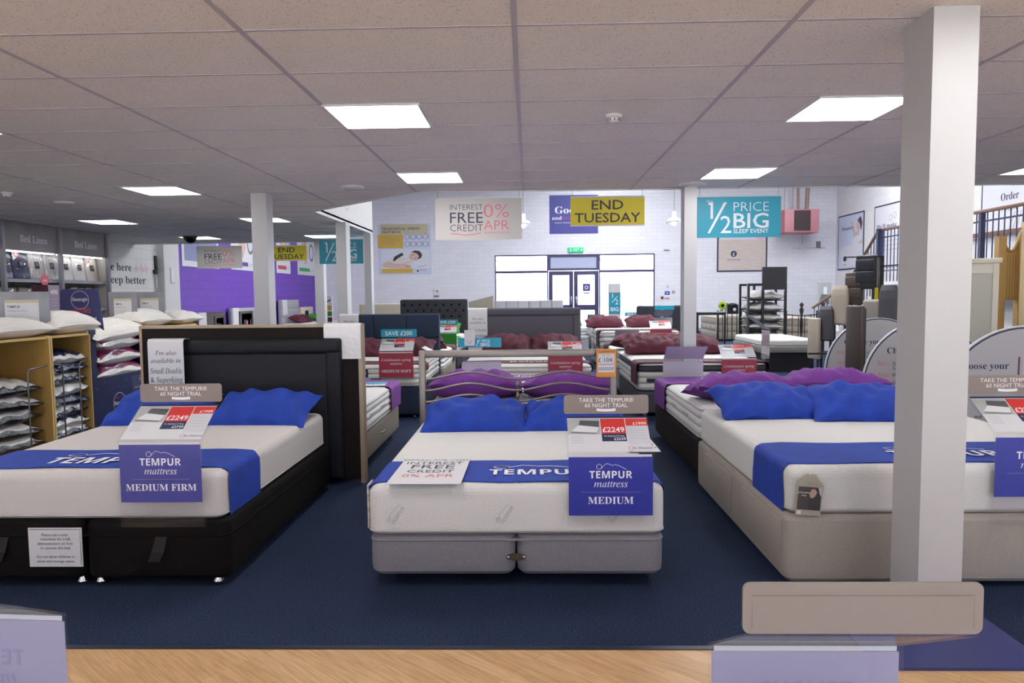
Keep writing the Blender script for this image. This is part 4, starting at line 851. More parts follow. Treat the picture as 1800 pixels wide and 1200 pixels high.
b = MB(); M = FRONT(0, -.004, 0); b.rect(-w2 * .94, w2 * .94, H * .52, H * .84, TEAL, M); b.rect(-w2 * .94, w2 * .94, H * .86, H * .99, CARD_GREY, M); b.rect(-w2 * .94, w2 * .94, H * .34, H * .51, CARD_GREY, M)
b.text('1', M, .2, INK_WHITE, 'sans', -.06, H * .77); b.stroke([(-.08, H * .7), (.08, H * .8)], .015, INK_WHITE, M); b.text('2', M, .2, INK_WHITE, 'sans', .06, H * .67); b.text('BIG', M, .16, INK_WHITE, 'bold', 0, H * .56); b.text('EXTRA', M, .11, TEAL, 'bold', 0, H * .4); b.build('poster', t)
b, M, mid, w_, h_ = stand('', '', '', 824, 502, 867, 560, 18.2, CREAM_FAB, .08)
b = MB(); b.prism([(-w_ / 2, -1.0), (w_ / 2, -1.0), (w_ / 2, h_ / 2 + .06), (-w_ / 2, h_ / 2 - .1)], -.08, 0, mat('pale stone card', 'aaa191', .6), M); b.disc(0, .12, .09, INK_GOLD, M, 16, .001, .055, .07)
for s in (-1, 1):
    for k in range(4): b.stroke([(s * .03, .06 + .04 * k), (s * .1, .1 + .04 * k), (s * .15, .09 + .05 * k)], .014, INK_GOLD, M, .0012)
b.rect(-.13, .13, -.1, -.06, INK_GOLD, M, .001)
put(b, 'display_board', 'pale stone display board with a crest, behind the buttoned headboard', 'display board', (mid.x, mid.y, 1.0))
t = thing('divan_bed', 'cream upholstered bed end left of the buttoned headboard', 'bed', (at(697, 550, Y=17.2).x - .3, 17.2, 0)); b = MB(); b.rbox(-.62, .78, 0, .1, .05, at(700, 533, Y=17.2).z, .05, CREAM_FAB, 3); b.build('headboard', t); b = MB(); b.rbox(-.6, .76, .1, 2.0, 0, .4, .04, CREAM_FAB, 3); b.build('base', t)
t = thing('divan_bed', 'dark bed seen from behind its headboard, right of the shop window', 'bed', (at(1165, 550, Y=17.2).x, 17.2, 0)); zt = at(1150, 537, Y=17.2).z
b = MB(); b.rbox(-.63, .75, 0, .1, .05, zt, .05, ANTH_FAB, 3); b.build('headboard', t); b = MB(); b.rbox(-.6, .72, .1, 2.0, 0, .5, .04, ANTH_FAB, 3); b.build('base', t)
drape('white sheet over the dark headboard right of the shop window', at(1163, 550, Y=17.1).x, at(1183, 550, Y=17.1).x, 17.2, 17.3, zt, .72, CARD, (), .9)
pc = at(1176, 550, Y=17.1); b = MB(); b.box(-.12, .12, 0, .01, -.12, .12, INK_DARK); b.disc(0, .02, .04, INK_WHITE, FRONT(0, 0, 0), 12, .001); b.disc(-.03, -.06, .03, INK_WHITE, FRONT(0, 0, 0), 12, .001)
put(b, 'show_card', 'small black card with white spots beside the dark headboard', 'card', (pc.x, 17.17, pc.z))
x = at(1192, 560, Y=13.7).x + .5
sign('teal topped sign half hidden behind the slim middle pillar', x - .25, 16.6, PI, TEAL, None, None, .22, blank=True, zf=at(1190, 556, Y=16.6).z)

# beds with their heads against the purple wall
def wall_bed(label, px0, px1, ptop, m, hbm, style=0, pil=None, card=True):
    X = -8.36; y0, y1 = at(px0, 540, X=X).y, at(px1, 540, X=X).y; zt = at((px0 + px1) / 2, ptop, X=X).z; w_ = y1 - y0
    t = thing('divan_bed', label, 'bed', (X, (y0 + y1) / 2, 0), 0, 'beds along the purple wall')
    b = MB(); b.rbox(-.08, .03, -w_ / 2, w_ / 2, .05, zt, .03, hbm, 3)
    if style:
        for k in range(3): b.rbox(.0, .06, -w_ / 2 + .01, w_ / 2 - .01, zt - .3 * (k + 1) + .005, zt - .3 * k, .02, hbm, 3)
    b.build('headboard', t)
    b = MB(); b.rbox(.04, 1.95, -w_ / 2, w_ / 2, 0, .36, .04, m, 3); b.build('base', t)
    mattress('white mattress on the ' + label, X + .05, X + 1.95, (y0 + y1) / 2 - w_ / 2 + .01, (y0 + y1) / 2 + w_ / 2 - .01, .362, .6, 'spring', DAMASK)
    if card:
        b = MB(); P = [(-.09, zt - .2), (-.09, zt + .006), (.036 + .03 * style, zt + .006), (.042 + .03 * style, zt - .5)]; ya, yb_ = -w_ / 2 + w_ * .04, -w_ / 2 + w_ * .3
        b.add([(x, y, z) for x, z in P for y in (ya, yb_)], [(2 * i, 2 * i + 1, 2 * i + 3, 2 * i + 2) for i in range(3)], CARD, False); o = b.build('cloth_band'); o.location = t.location
        tag(o, 'white cloth band over the ' + label.split(' with')[0], 'headboard cloth')
    for k, dy in enumerate((-.35, .35)):
        if pil: pillow('%s pillow on the %s, %s' % (pil[0], label.split(' with')[0], ('near one', 'far one')[k]), (X + .42, (y0 + y1) / 2 + dy, .74), .72, .48, .22, pil[1], .35, PI / 2, 0, pil[0] + ' pillows', 60 + int(px0) + k)
    return t
wall_bed('brown bed at the near end of the purple wall', 344, 394, 549, BROWN_FAB, mat('brown leather', '4a3d36', .5))
wall_bed('low grey bed at the purple wall', 405, 446, 541, PALEGREY_FAB, PALEGREY_FAB, 0)
wall_bed('tall pale grey bed at the purple wall', 492, 523, 527, PALEGREY_FAB, PALEGREY_FAB, 1, ('maroon', MAROON))
wall_bed('cream bed at the far end of the purple wall', 529, 549, 539, CREAM_FAB, CREAM_FAB, 0, ('green', GREEN), False)
for px0, py0, px1, py1, Xp, l in ((378, 555, 395, 575, -7.6, 'dark framed show board in front of the brown bed at the purple wall'), (422, 547, 446, 575, -7.4, 'dark framed show board in front of the grey bed at the purple wall')):
    y0, y1 = at(px0, 560, X=Xp).y, at(px1, 560, X=Xp).y; z1 = at(px0, py0, X=Xp).z; b = MB(); b.box(-.03, 0, -(y1 - y0) / 2, (y1 - y0) / 2, 0, z1, mat('dark wood', '2e2422', .4))
    M = frame((0, 0, (z1 + .6) / 2), (0, 1, 0), (0, 0, 1)); b.rect(-(y1 - y0) * .38, (y1 - y0) * .38, -(z1 - .6) * .5, (z1 - .6) * .38, mat('rose grey board', '8f7c80', .6), M); b.rect(-.2, .05, -.1, .04, INK_DARK, M, .001); b.rect(-.05, .05, -.08, 0, INK_RED, M, .0015); b.rect(.2, .26, -.1, .06, INK_DARK, M, .001)
    o = b.build('show_board'); o.location = (Xp, (y0 + y1) / 2, .0); tag(o, l, 'display board')
p0 = at(540, 550, X=-8.3); b = MB(); b.box(0, .02, -.25, .25, -.15, .15, CARD); M = frame((.02, 0, 0), (0, 1, 0), (0, 0, 1)); b.rect(-.2, .0, -.1, .1, mat('sky blue card', '58b4dc', .5), M); b.rect(.02, .2, -.1, .1, mat('pale blue card', '8cc8e4', .5), M)
o = b.build('headboard_label'); o.location = (-8.325, p0.y, p0.z); tag(o, 'blue and white label on the cream bed at the far end of the purple wall', 'label')
b, M, mid, w_, h_ = stand('', '', '', 572, 520, 583, 585, 17.5, CARD_GREY, .05)
for k, m in enumerate((mat('amber card', 'c99a45', .5), GREEN, MAROON, NAVY_CARD)): b.rect(-w_ / 2, w_ / 2, h_ * (.12 - .16 * k), h_ * (.24 - .16 * k), m, M, .002)
b.stroke([(-.05, h_ * .33), (.06, h_ * .4)], .03, INK_DARK, M, .002); b.box(-w_ / 2, w_ / 2, .0, .4, -mid.z, -mid.z + .04, CARD_GREY); b.box(-w_ / 2, w_ / 2, .0, .05, -mid.z, -h_ / 2, CARD_GREY)
put(b, 'comfort_guide_stand', 'slim pale stand with amber, green, maroon and navy squares between two pillars', 'display stand', mid)
# ------------------------------------------------------------------ banners under the ceiling
BAN_GREY = mat('pale banner', 'c2beba', .55)
def banner(label, px0, py0, px1, py1, Y, m, draw, cut=1.0):
    a, c = at(px0, py1, Y=Y), at(px1, py0, Y=Y); w_, h_ = c.x - a.x, c.z - a.z
    t = thing('hanging_banner', label, 'banner', ((a.x + c.x) / 2, Y, (a.z + c.z) / 2), 0, 'banners hanging from the ceiling')
    b = MB(); b.box(-w_ / 2, w_ / 2, -.003, .003, -h_ / 2, h_ / 2, m); draw(b, FRONT(0, -.0032, 0), w_, h_); b.build('panel', t)
    for s in (-1, 1):
        r = MB(); r.tube([(s * w_ * .47, 0, h_ / 2 - .01), (s * w_ * .47, 0, ZC - t.location.z)], .0022, ROD, 5); r.build('wire', t)
    r = MB(); r.box(-w_ / 2, w_ / 2, -.006, .006, h_ / 2 - .004, h_ / 2 + .004, WHITE_METAL); r.build('top_rail', t)
    return t
def d_credit(b, M, w, h):
    n, p = INK_NAVY, INK_PINK
    b.text('INTEREST', M, h * .19, n, 'light', -.14 * w, h * .22, w * .38); b.text('FREE', M, h * .37, n, 'sans', -.14 * w, -.095 * h, w * .38); b.text('CREDIT', M, h * .24, n, 'light', -.14 * w, -.295 * h, w * .38)
    b.text('0%', M, h * .47, p, 'light', .205 * w, .03 * h, w * .29); b.text('APR', M, h * .34, p, 'light', .205 * w, -.27 * h, w * .29); b.text('REPRESENTATIVE', M, h * .07, p, 'sans', .205 * w, -.36 * h, w * .29)
    b.stroke([(-.33 * w, -.35 * h), (-.25 * w, -.36 * h), (-.14 * w, -.39 * h), (-.03 * w, -.36 * h), (.03 * w, -.34 * h)], h * .02, p, M)
def d_end(b, M, w, h):
    b.rect(-w / 2, w / 2, h * .46, h / 2, CARD_GREY, M); b.rect(-w / 2, w / 2, -h / 2, -h * .46, CARD_GREY, M)
    b.text('END', M, h * .45, INK_DARK, 'bold', 0, .06 * h, w * .43, 'C', .0012); b.text('TUESDAY', M, h * .45, INK_DARK, 'bold', 0, -.37 * h, w * .89, 'C', .0012)
def d_half(b, M, w, h):
    i = INK_WHITE
    b.text('Up to', M, h * .07, i, 'sans', -.35 * w, .37 * h); b.poly([(-.37 * w, .3 * h), (-.36 * w, .36 * h), (-.31 * w, .36 * h), (-.31 * w, -.04 * h), (-.34 * w, -.04 * h), (-.34 * w, .3 * h)], i, M, .0008)
    b.poly([(-.375 * w, -.39 * h), (-.345 * w, -.39 * h), (-.145 * w, .36 * h), (-.18 * w, .36 * h)], i, M, .0008); b.text('2', M, h * .61, i, 'sans', -.155 * w, -.39 * h, w * .13)
    b.text('PRICE', M, h * .33, i, 'light', .145 * w, .135 * h, w * .42); b.text('BIG', M, h * .52, i, 'bold', .145 * w, -.27 * h, w * .42); b.text('SLEEP EVENT', M, h * .14, i, 'bold', .145 * w, -.395 * h, w * .42)
banner('pale banner reading interest free credit 0% APR at the edge of the low ceiling', 766, 347, 917, 422, 8.0, BAN_GREY, d_credit)
banner('yellow banner reading END TUESDAY in the middle of the photo', 1003, 344, 1133, 398, 8.0, YELLOW, d_end)
banner('teal banner reading half price big sleep event right of the slim pillar', 1225, 344, 1373, 418, 8.0, TEAL, d_half)
banner('small far pale banner reading interest free credit in front of the purple wall', 347, 432, 425, 472, 14.8, BAN_GREY, d_credit)
banner('small far yellow banner reading END TUESDAY behind the tall white pillar', 470, 431, 538, 459, 14.7, YELLOW, d_end)
banner('small far teal banner cut off by the pillar in front of it', 562, 420, 638, 464, 13.25, TEAL, d_half)

# ------------------------------------------------------------------ posters on the walls
def poster_back(name, label, px0, py0, px1, py1, m, border=None):
    Y = YB - .012; a, c = at(px0, py1, Y=Y), at(px1, py0, Y=Y); w_, h_ = c.x - a.x, c.z - a.z; b = MB(); b.box(-w_ / 2, w_ / 2, 0, .012, -h_ / 2, h_ / 2, border or m)
    M = FRONT(0, -.001, 0)
    if border: b.rect(-w_ / 2 + .06, w_ / 2 - .06, -h_ / 2 + .06, h_ / 2 - .06, m, M)
    return b, M, ((a.x + c.x) / 2, Y, (a.z + c.z) / 2), w_, h_
SKIN = mat('printed skin', 'd3b3a8', .6); HAIR = mat('printed hair', '4a3236', .6); PALE_BLUE = mat('printed pale blue', 'c9cfe2', .6); MUSTARD = mat('mustard print', 'c9a53f', .6); STRAW = mat('straw print', 'c2b896', .6)
b, M, c, w, h = poster_back('', '', 666, 395, 757, 483, PALE_BLUE); S = w / 91
def pq(px, py): return ((px - 711.5) * S, (439 - py) * S)
def prect(x0, y0, x1, y1, m, z=.001): b.rect(pq(x0, 0)[0], pq(x1, 0)[0], pq(0, y1)[1], pq(0, y0)[1], m, M, z)
prect(670, 395, 752, 412, STRAW); prect(665.5, 412.5, 709, 436, MUSTARD); prect(671, 471, 725, 478.5, MUSTARD)
b.text('TRADITIONAL SPRING', M, 6.5 * S, INK_NAVY, 'serif', *pq(673, 405), 66 * S, 'L', .002); b.text('MATTRESS', M, 6.5 * S, INK_NAVY, 'serif', *pq(673, 410.5), 32 * S, 'L', .002)
for k in range(5): b.stroke([pq(671, 416 + 3.4 * k), pq(671 + (16, 35, 34, 22, 24)[k], 416 + 3.4 * k)], .8 * S, INK_GOLD, M, .002)
for r in range(2):
    for k in range(4): b.disc(*pq(716 + 10.5 * k, 416.5 + 12.5 * r), 4.6 * S, INK_GREY, M, 14, .0015, 3.9 * S); b.stroke([pq(721 + 10.5 * k, 412 + 12.5 * r), pq(721.5 + 10.5 * k, 421 + 12.5 * r)], .6 * S, INK_GREY, M, .0015)
prect(671, 438, 755, 470.5, mat('printed white sheet', 'd6dae2', .6))
b.poly([pq(*q) for q in ((671, 466), (677, 458), (690, 452), (700, 448), (712, 452), (720, 456), (726, 461), (722, 469), (700, 470))], mat('printed pale top', 'd8cfca', .6), M, .002)
b.poly([pq(*q) for q in ((671, 466), (675, 460), (683, 459), (694, 463), (708, 463), (716, 466), (712, 470), (690, 470), (674, 468))], SKIN, M, .0022)
b.stroke([pq(*q) for q in ((682, 459), (694, 463.5), (708, 463), (720, 459), (727, 457))], .6 * S, mat('printed shade', 'a88d88', .6), M, .0024)
b.poly([pq(*q) for q in ((691, 456), (694, 450), (707, 443.5), (709.5, 447.5), (700, 453), (692, 459))], INK_DARK, M, .0025)
b.disc(*pq(728, 450), 9.5 * S, SKIN, M, 20, .003, 0, 7.8 * S)
b.poly([pq(*q) for q in ((723, 442.5), (729, 440), (737, 441), (741.5, 447), (740, 452.5), (733, 456), (736, 450), (732, 445))], HAIR, M, .0035)
b.stroke([pq(724, 447), pq(726, 448.5), pq(728, 447)], .8 * S, HAIR, M, .004); b.stroke([pq(719, 453), pq(722, 452)], .8 * S, INK_PINK, M, .004); b.stroke([pq(728, 455), pq(730, 454), pq(731, 452)], .7 * S, HAIR, M, .004)
b.poly([pq(*q) for q in ((690, 464), (700, 466), (712, 463), (718, 465), (722, 470), (714, 471), (700, 470), (688, 470))], SKIN, M, .003)
for k in range(4): b.stroke([pq(712 + 2.5 * k, 464.5 + .4 * k), pq(715 + 2.4 * k, 469.5)], .5 * S, HAIR, M, .004)
b.stroke([pq(733, 468), pq(742, 467), pq(749, 465.5)], .9 * S, mat('printed lip', 'b48c8c', .6), M, .003); b.disc(*pq(733.5, 475), 1.8 * S, INK_NAVY, M, 10, .002); b.stroke([pq(737, 473.5), pq(748, 473)], .8 * S, INK_GREY, M, .002); b.stroke([pq(738, 475.7), pq(748, 475.5)], .6 * S, INK_PALE, M, .002)
put(b, 'wall_poster', 'traditional spring mattress poster with a sleeping person on the back wall', 'poster', c)
b, M, c, w, h = poster_back('', '', 966, 342, 1051, 411, MAUVE_CARD); S = w / 85
b.text('Good', M, 17 * S, INK_WHITE, 'serif', -33 * S, 2 * S, 46 * S, 'L', .002); b.text('and', M, 9 * S, INK_WHITE, 'serif', -38 * S, -9 * S, 17 * S, 'L', .002); b.text('sweet dreams', M, 10 * S, mat('raspberry ink', 'b0447c', .6), 'italic', -20 * S, -9 * S, 50 * S, 'L', .002); b.text('SHOP ONLINE 24/7', M, 3 * S, INK_WHITE, 'sans', -33 * S, -15.5 * S, 40 * S, 'L', .002)
put(b, 'wall_poster', 'violet poster beginning Good half hidden by the yellow banner on the back wall', 'poster', c)
b, M, c, w, h = poster_back('', '', 1260, 360, 1350, 478, mat('printed pale timber', 'c8b9b2', .6, 0, 1, .12, 3, stretch=(1, 1, 6)), INK_NAVY); S = w / 90
b.rect(-40 * S, 40 * S, -2 * S, 55 * S, mat('printed mist', 'cfc9d0', .6), M, .0008); b.disc(32 * S, 14 * S, 14 * S, mat('printed rose', 'd6a9c8', .6), M, 18, .0015, 0, 16 * S)
b.text('sleep on it', M, 10 * S, INK_NAVY, 'serif', -6 * S, 26 * S, 40 * S, 'C', .002)
for k, l in enumerate(("Find it cheaper elsewhere and", "we'll meet that price by", 'refunding the difference plus')): b.text(l, M, 4.2 * S, INK_GREY, 'sans', -8 * S, (14.5 - 5 * k) * S, None, 'C', .002)
b.disc(-15 * S, -27 * S, 5.5 * S, INK_NAVY, M, 18, .002); b.text('£', M, 8 * S, INK_WHITE, 'bold', -15 * S, -30 * S, None, 'C', .003); b.text('PRICE PROMISE', M, 3.4 * S, INK_NAVY, 'sans', -15 * S, -39 * S, None, 'C', .002)
put(b, 'wall_poster', 'navy framed price promise poster under the teal banner on the back wall', 'poster', c)
def side_poster(label, px0, px1, pt0, pb0, X, m, border, draw, bw=.05):
    """framed poster on a side wall; pt0/pb0 = top and bottom pixel at its px0 edge"""
    y0, y1 = at(px0, 400, X=X).y, at(px1, 400, X=X).y; z1, z0 = at(px0, pt0, X=X).z, at(px0, pb0, X=X).z; w_, h_ = abs(y1 - y0), z1 - z0; s = 1 if X < 0 else -1
    b = MB(); b.box(-.008, .008, -w_ / 2, w_ / 2, -h_ / 2, h_ / 2, border); M = frame((s * .009, 0, 0), (0, s, 0), (0, 0, 1)); b.rect(-w_ / 2 + bw, w_ / 2 - bw, -h_ / 2 + bw, h_ / 2 - bw, m, M)
    draw(b, M, w_, h_); put(b, 'wall_poster', label, 'poster', (X, (y0 + y1) / 2, (z0 + z1) / 2))
XP = XL + .012
LAV = mat('printed lavender', 'a7a3bd', .6); PRINT_WHITE = mat('printed white', 'd9d8de', .6)
def d_p1(b, M, w, h): b.rect(-w * .44, w * .44, -h * .38, h * .5, mat('printed dusk blue', '8287ad', .6), M, .001)
def d_arm(c):
    def f(b, M, w, h):
        b.rect(-w * .42, w * .18, -h * .4, -h * .3, c, M, .001); b.poly([(-w * .3, h * .45), (w * .0, h * .45), (w * .1, h * .05), (-.02 * w, -h * .2), (-w * .12, -h * .16), (-w * .2, h * .1)], SKIN, M, .001)
        b.disc(w * .3, h * .16, w * .14, INK_GREY, M, 18, .001, w * .1, h * .26); b.stroke([(w * .22, -h * .34), (w * .4, -h * .34)], h * .02, INK_PALE, M); b.stroke([(w * .22, -h * .38), (w * .36, -h * .38)], h * .02, INK_PALE, M)
    return f
side_poster('blue grey poster at the near end of the purple wall behind the pale banner', 317, 382, 380, 467, XP, PRINT_WHITE, PRINT_WHITE, d_p1)
side_poster('poster with a bare arm on the purple wall left of the tall pillar', 404, 446, 397, 473, XP, PRINT_WHITE, PRINT_WHITE, d_arm(mat('violet print', '6a4690', .6)))
side_poster('poster with a red block on the purple wall right of the tall pillar', 484, 508, 410, 479, XP, PRINT_WHITE, PRINT_WHITE, d_arm(mat('red print', 'b84a55', .6)))
side_poster('poster with a green block at the far end of the purple wall', 521, 551, 418, 482, XP, PRINT_WHITE, PRINT_WHITE, d_arm(mat('green print', '2e9a5a', .6)))
XQ = XR - .012
def d_dance(b, M, w, h):
    b.poly([(w * .2, h * .12), (w * .42, h * .2), (w * .46, -h * .42), (-w * .3, -h * .45), (-w * .4, -h * .1), (w * .05, -h * .05)], PRINT_WHITE, M, .001)
    b.poly([(w * .12, h * .08), (w * .02, h * .36), (w * .06, h * .37), (w * .18, h * .14), (w * .36, h * .2), (w * .34, h * .1)], SKIN, M, .0015); b.disc(w * .32, h * .27, w * .1, SKIN, M, 14, .002, 0, h * .09)
    b.poly([(w * .26, h * .36), (w * .38, h * .42), (w * .45, h * .3), (w * .4, h * .16), (w * .36, h * .28)], HAIR, M, .003); b.poly([(w * .28, -h * .05), (w * .46, h * .02), (w * .45, -h * .06)], SKIN, M, .002)
    b.text('Dreamers', M, h * .09, INK_NAVY, 'serif', -w * .12, h * .22, w * .44, 'C', .003); b.disc(-w * .2, -h * .3, w * .07, INK_NAVY, M, 14, .002, 0, h * .05); b.text('Dreams', M, h * .04, INK_NAVY, 'serif', -w * .2, -h * .42, None, 'C', .002)
def d_make(b, M, w, h):
    b.text("We'll make", M, h * .1, INK_NAVY, 'serif', -w * .12, h * .12, w * .6, 'C', .002); b.stroke([(w * .36, h * .1), (w * .34, h * .4)], w * .08, HAIR, M, .002); b.disc(w * .12, h * .3, w * .05, INK_PALE, M, 12, .002, w * .035); b.disc(w * .0, h * .27, w * .05, INK_PALE, M, 12, .002, w * .035)
    for k in range(4): b.stroke([(-w * .35, -h * (.02 + .07 * k)), (w * .3, -h * (.02 + .07 * k))], h * .012, INK_PALE, M)
def d_room(b, M, w, h):
    b.text('Order', M, h * .12, INK_NAVY, 'serif', w * .0, h * .24, w * .3, 'C', .002); b.text('room', M, h * .12, INK_NAVY, 'italic', w * .0, h * .12, w * .26, 'C', .002)
    for k in range(6): b.stroke([(w * (-.1 + .08 * k), -h * .3), (w * (.1 + .05 * k), h * .1)], w * .02, INK_PALE, M)
side_poster('framed poster of a person in white dancing on the right wall', 1474, 1519, 381, 475, XQ, PALE_BLUE, INK_NAVY, d_dance)
side_poster("framed poster beginning We'll make on the right wall above the stair rail", 1537, 1597, 364, 470, XQ, PRINT_WHITE, INK_NAVY, d_make)
side_poster('framed order room poster on the right wall beyond the big white pillar', 1724, 1830, 322, 470, XQ, PRINT_WHITE, INK_NAVY, d_room)
# small things on the back wall
def wall_bit(name, label, cat, px, py, w, h, m, draw=None, d=.03):
    c = at(px, py, Y=YB - d); b = MB(); b.rbox(-w / 2, w / 2, 0, d, -h / 2, h / 2, .006, m, 2)
    if draw: draw(b, FRONT(0, -.002, 0))
    put(b, name, label, cat, c)
EXIT_GREEN = mat('exit green', (.0, .5, .2), .4, emit=.35)
def d_exit(b, M):
    b.text('EXIT', M, .15, INK_WHITE, 'bold', .02, -.05, .22, 'C', .002); b.poly([(.2, -.06), (.28, 0), (.2, .06)], INK_WHITE, M, .002); b.disc(-.2, .05, .022, INK_WHITE, M, 10, .002); b.stroke([(-.2, .03), (-.19, -.02), (-.23, -.07)], .02, INK_WHITE, M, .002); b.stroke([(-.19, -.02), (-.15, -.06)], .02, INK_WHITE, M, .002)
wall_bit('exit_sign', 'small green exit sign above the shop door', 'sign', 1012, 439, .6, .2, EXIT_GREEN, d_exit, .06)
wall_bit('fire_notice', 'small blue fire action notice on the back wall right of the window', 'sign', 1173, 516, .2, .2, mat('notice blue', '3f4fa8', .5), lambda b, M: (b.rect(-.1, .1, -.1, -.05, INK_WHITE, M, .001), b.disc(0, .03, .03, INK_WHITE, M, 10, .001)), .01)
wall_bit('fire_notice', 'small red lettered notice under the blue one on the back wall', 'sign', 1173, 524, .2, .07, CARD, lambda b, M: b.rect(-.08, .08, -.015, .015, INK_RED, M, .001), .01)
wall_bit('fire_call_point', 'dark red fire call point right of the blue fire notice', 'alarm', 1184, 513, .1, .1, mat('alarm red', '6e2028', .4), lambda b, M: b.disc(0, 0, .03, INK_WHITE, M, 12, .001))
wall_bit('fire_call_point', 'red fire call point lower left of the blue fire notice', 'alarm', 1164, 523, .1, .1, mat('alarm red', '6e2028', .4), lambda b, M: b.disc(0, 0, .03, INK_DARK, M, 12, .001))
wall_bit('security_keypad', 'white keypad above the blue fire notice', 'keypad', 1174, 502, .1, .14, WHITE_METAL, lambda b, M: [b.rect(-.03 + .02 * i, -.018 + .02 * i, -.05 + .02 * j, -.038 + .02 * j, INK_GREY, M, .001) for i in range(3) for j in range(3)])
wall_bit('alarm_box', 'white alarm box high on the back wall right of the window', 'alarm box', 1172, 437, .2, .12, WHITE_METAL, lambda b, M: b.rect(-.08, .08, -.05, -.03, INK_GREY, M, .001), .06)
wall_bit('wall_notice', 'white first aid notice on the back wall above the buttoned headboard', 'sign', 767, 515, .26, .4, CARD, lambda b, M: (b.disc(.04, .08, .04, INK_PINK, M, 12, .001), b.rect(-.1, -.03, .05, .12, INK_PALE, M, .001), b.rect(-.1, .1, -.14, -.1, INK_DARK, M, .001)), .01)
c = at(1031, 505, Y=YB + .03); b = MB(); b.box(-.15, .15, 0, .01, -.15, .15, MAUVE_CARD); b.disc(0, 0, .07, INK_WHITE, FRONT(0, 0, 0), 16, .001, .045); b.rect(-.13, .13, -.27, -.17, INK_PALE, FRONT(0, 0, 0), 0); put(b, 'door_sticker', 'violet square sticker on the glass of the shop door', 'sticker', (c.x, YB + .06, c.z))
# unit heater
a, c = at(1379, 409, Y=26.6), at(1440, 367, Y=26.6); t = thing('unit_heater', 'dusty red unit heater with a dark louvred grille high in the back corner', 'heater', ((a.x + c.x) / 2, 27.0, a.z)); w2 = (c.x - a.x) / 2; h = c.z - a.z
HR = mat('dusty red enamel', 'b0737c', .5)
b = MB(); b.rbox(-w2, w2, -.4, .5, 0, h, .02, HR, 2); b.build('casing', t)
b = MB(); b.box(-w2 * .45, w2 * .5, -.41, -.4, h * .08, h * .95, mat('grille dark', '2e2428', .5))
for k in range(11): b.box(-w2 * .45, w2 * .5, -.44, -.405, h * (.1 + .075 * k), h * (.125 + .075 * k), mat('grille slat', '4a363c', .5))
b.build('grille', t)
for k, (dx, dr) in enumerate(((-.0, .05), (.32, .07))):
    b = MB(); b.tube([(dx, 0, h), (dx + .08 * k, 0, ROOF - a.z)], dr, mat('rusty flue', '8a6f66', .5, metal=.3), 10); b.build('flue', t)
for s in (-.8, -.3):
    b = MB(); b.tube([(s * w2, 0, h), (s * w2, 0, ROOF - a.z)], .012, ROD, 5); b.build('hanger', t)
c = at(1410, 431, Y=YB - .04); t = thing('cable_run', 'thin cable with a socket box on the back wall under the red heater', 'cable', (c.x, YB - .03, c.z)); b = MB(); b.tube([(-.4, 0, -.1), (.9, 0, -.1)], .012, INK_PALE, 5); b.tube([(0, 0, -.05), (0, 0, .6)], .012, INK_PALE, 5); b.build('conduit', t)
b = MB(); b.rbox(-.1, .1, -.04, .02, -.18, .02, .01, WHITE_METAL, 2); b.build('socket_box', t)
b = MB(); b.rbox(.55, .7, -.06, .02, -.1, .14, .01, INK_GREY, 2); b.build('control_box', t)
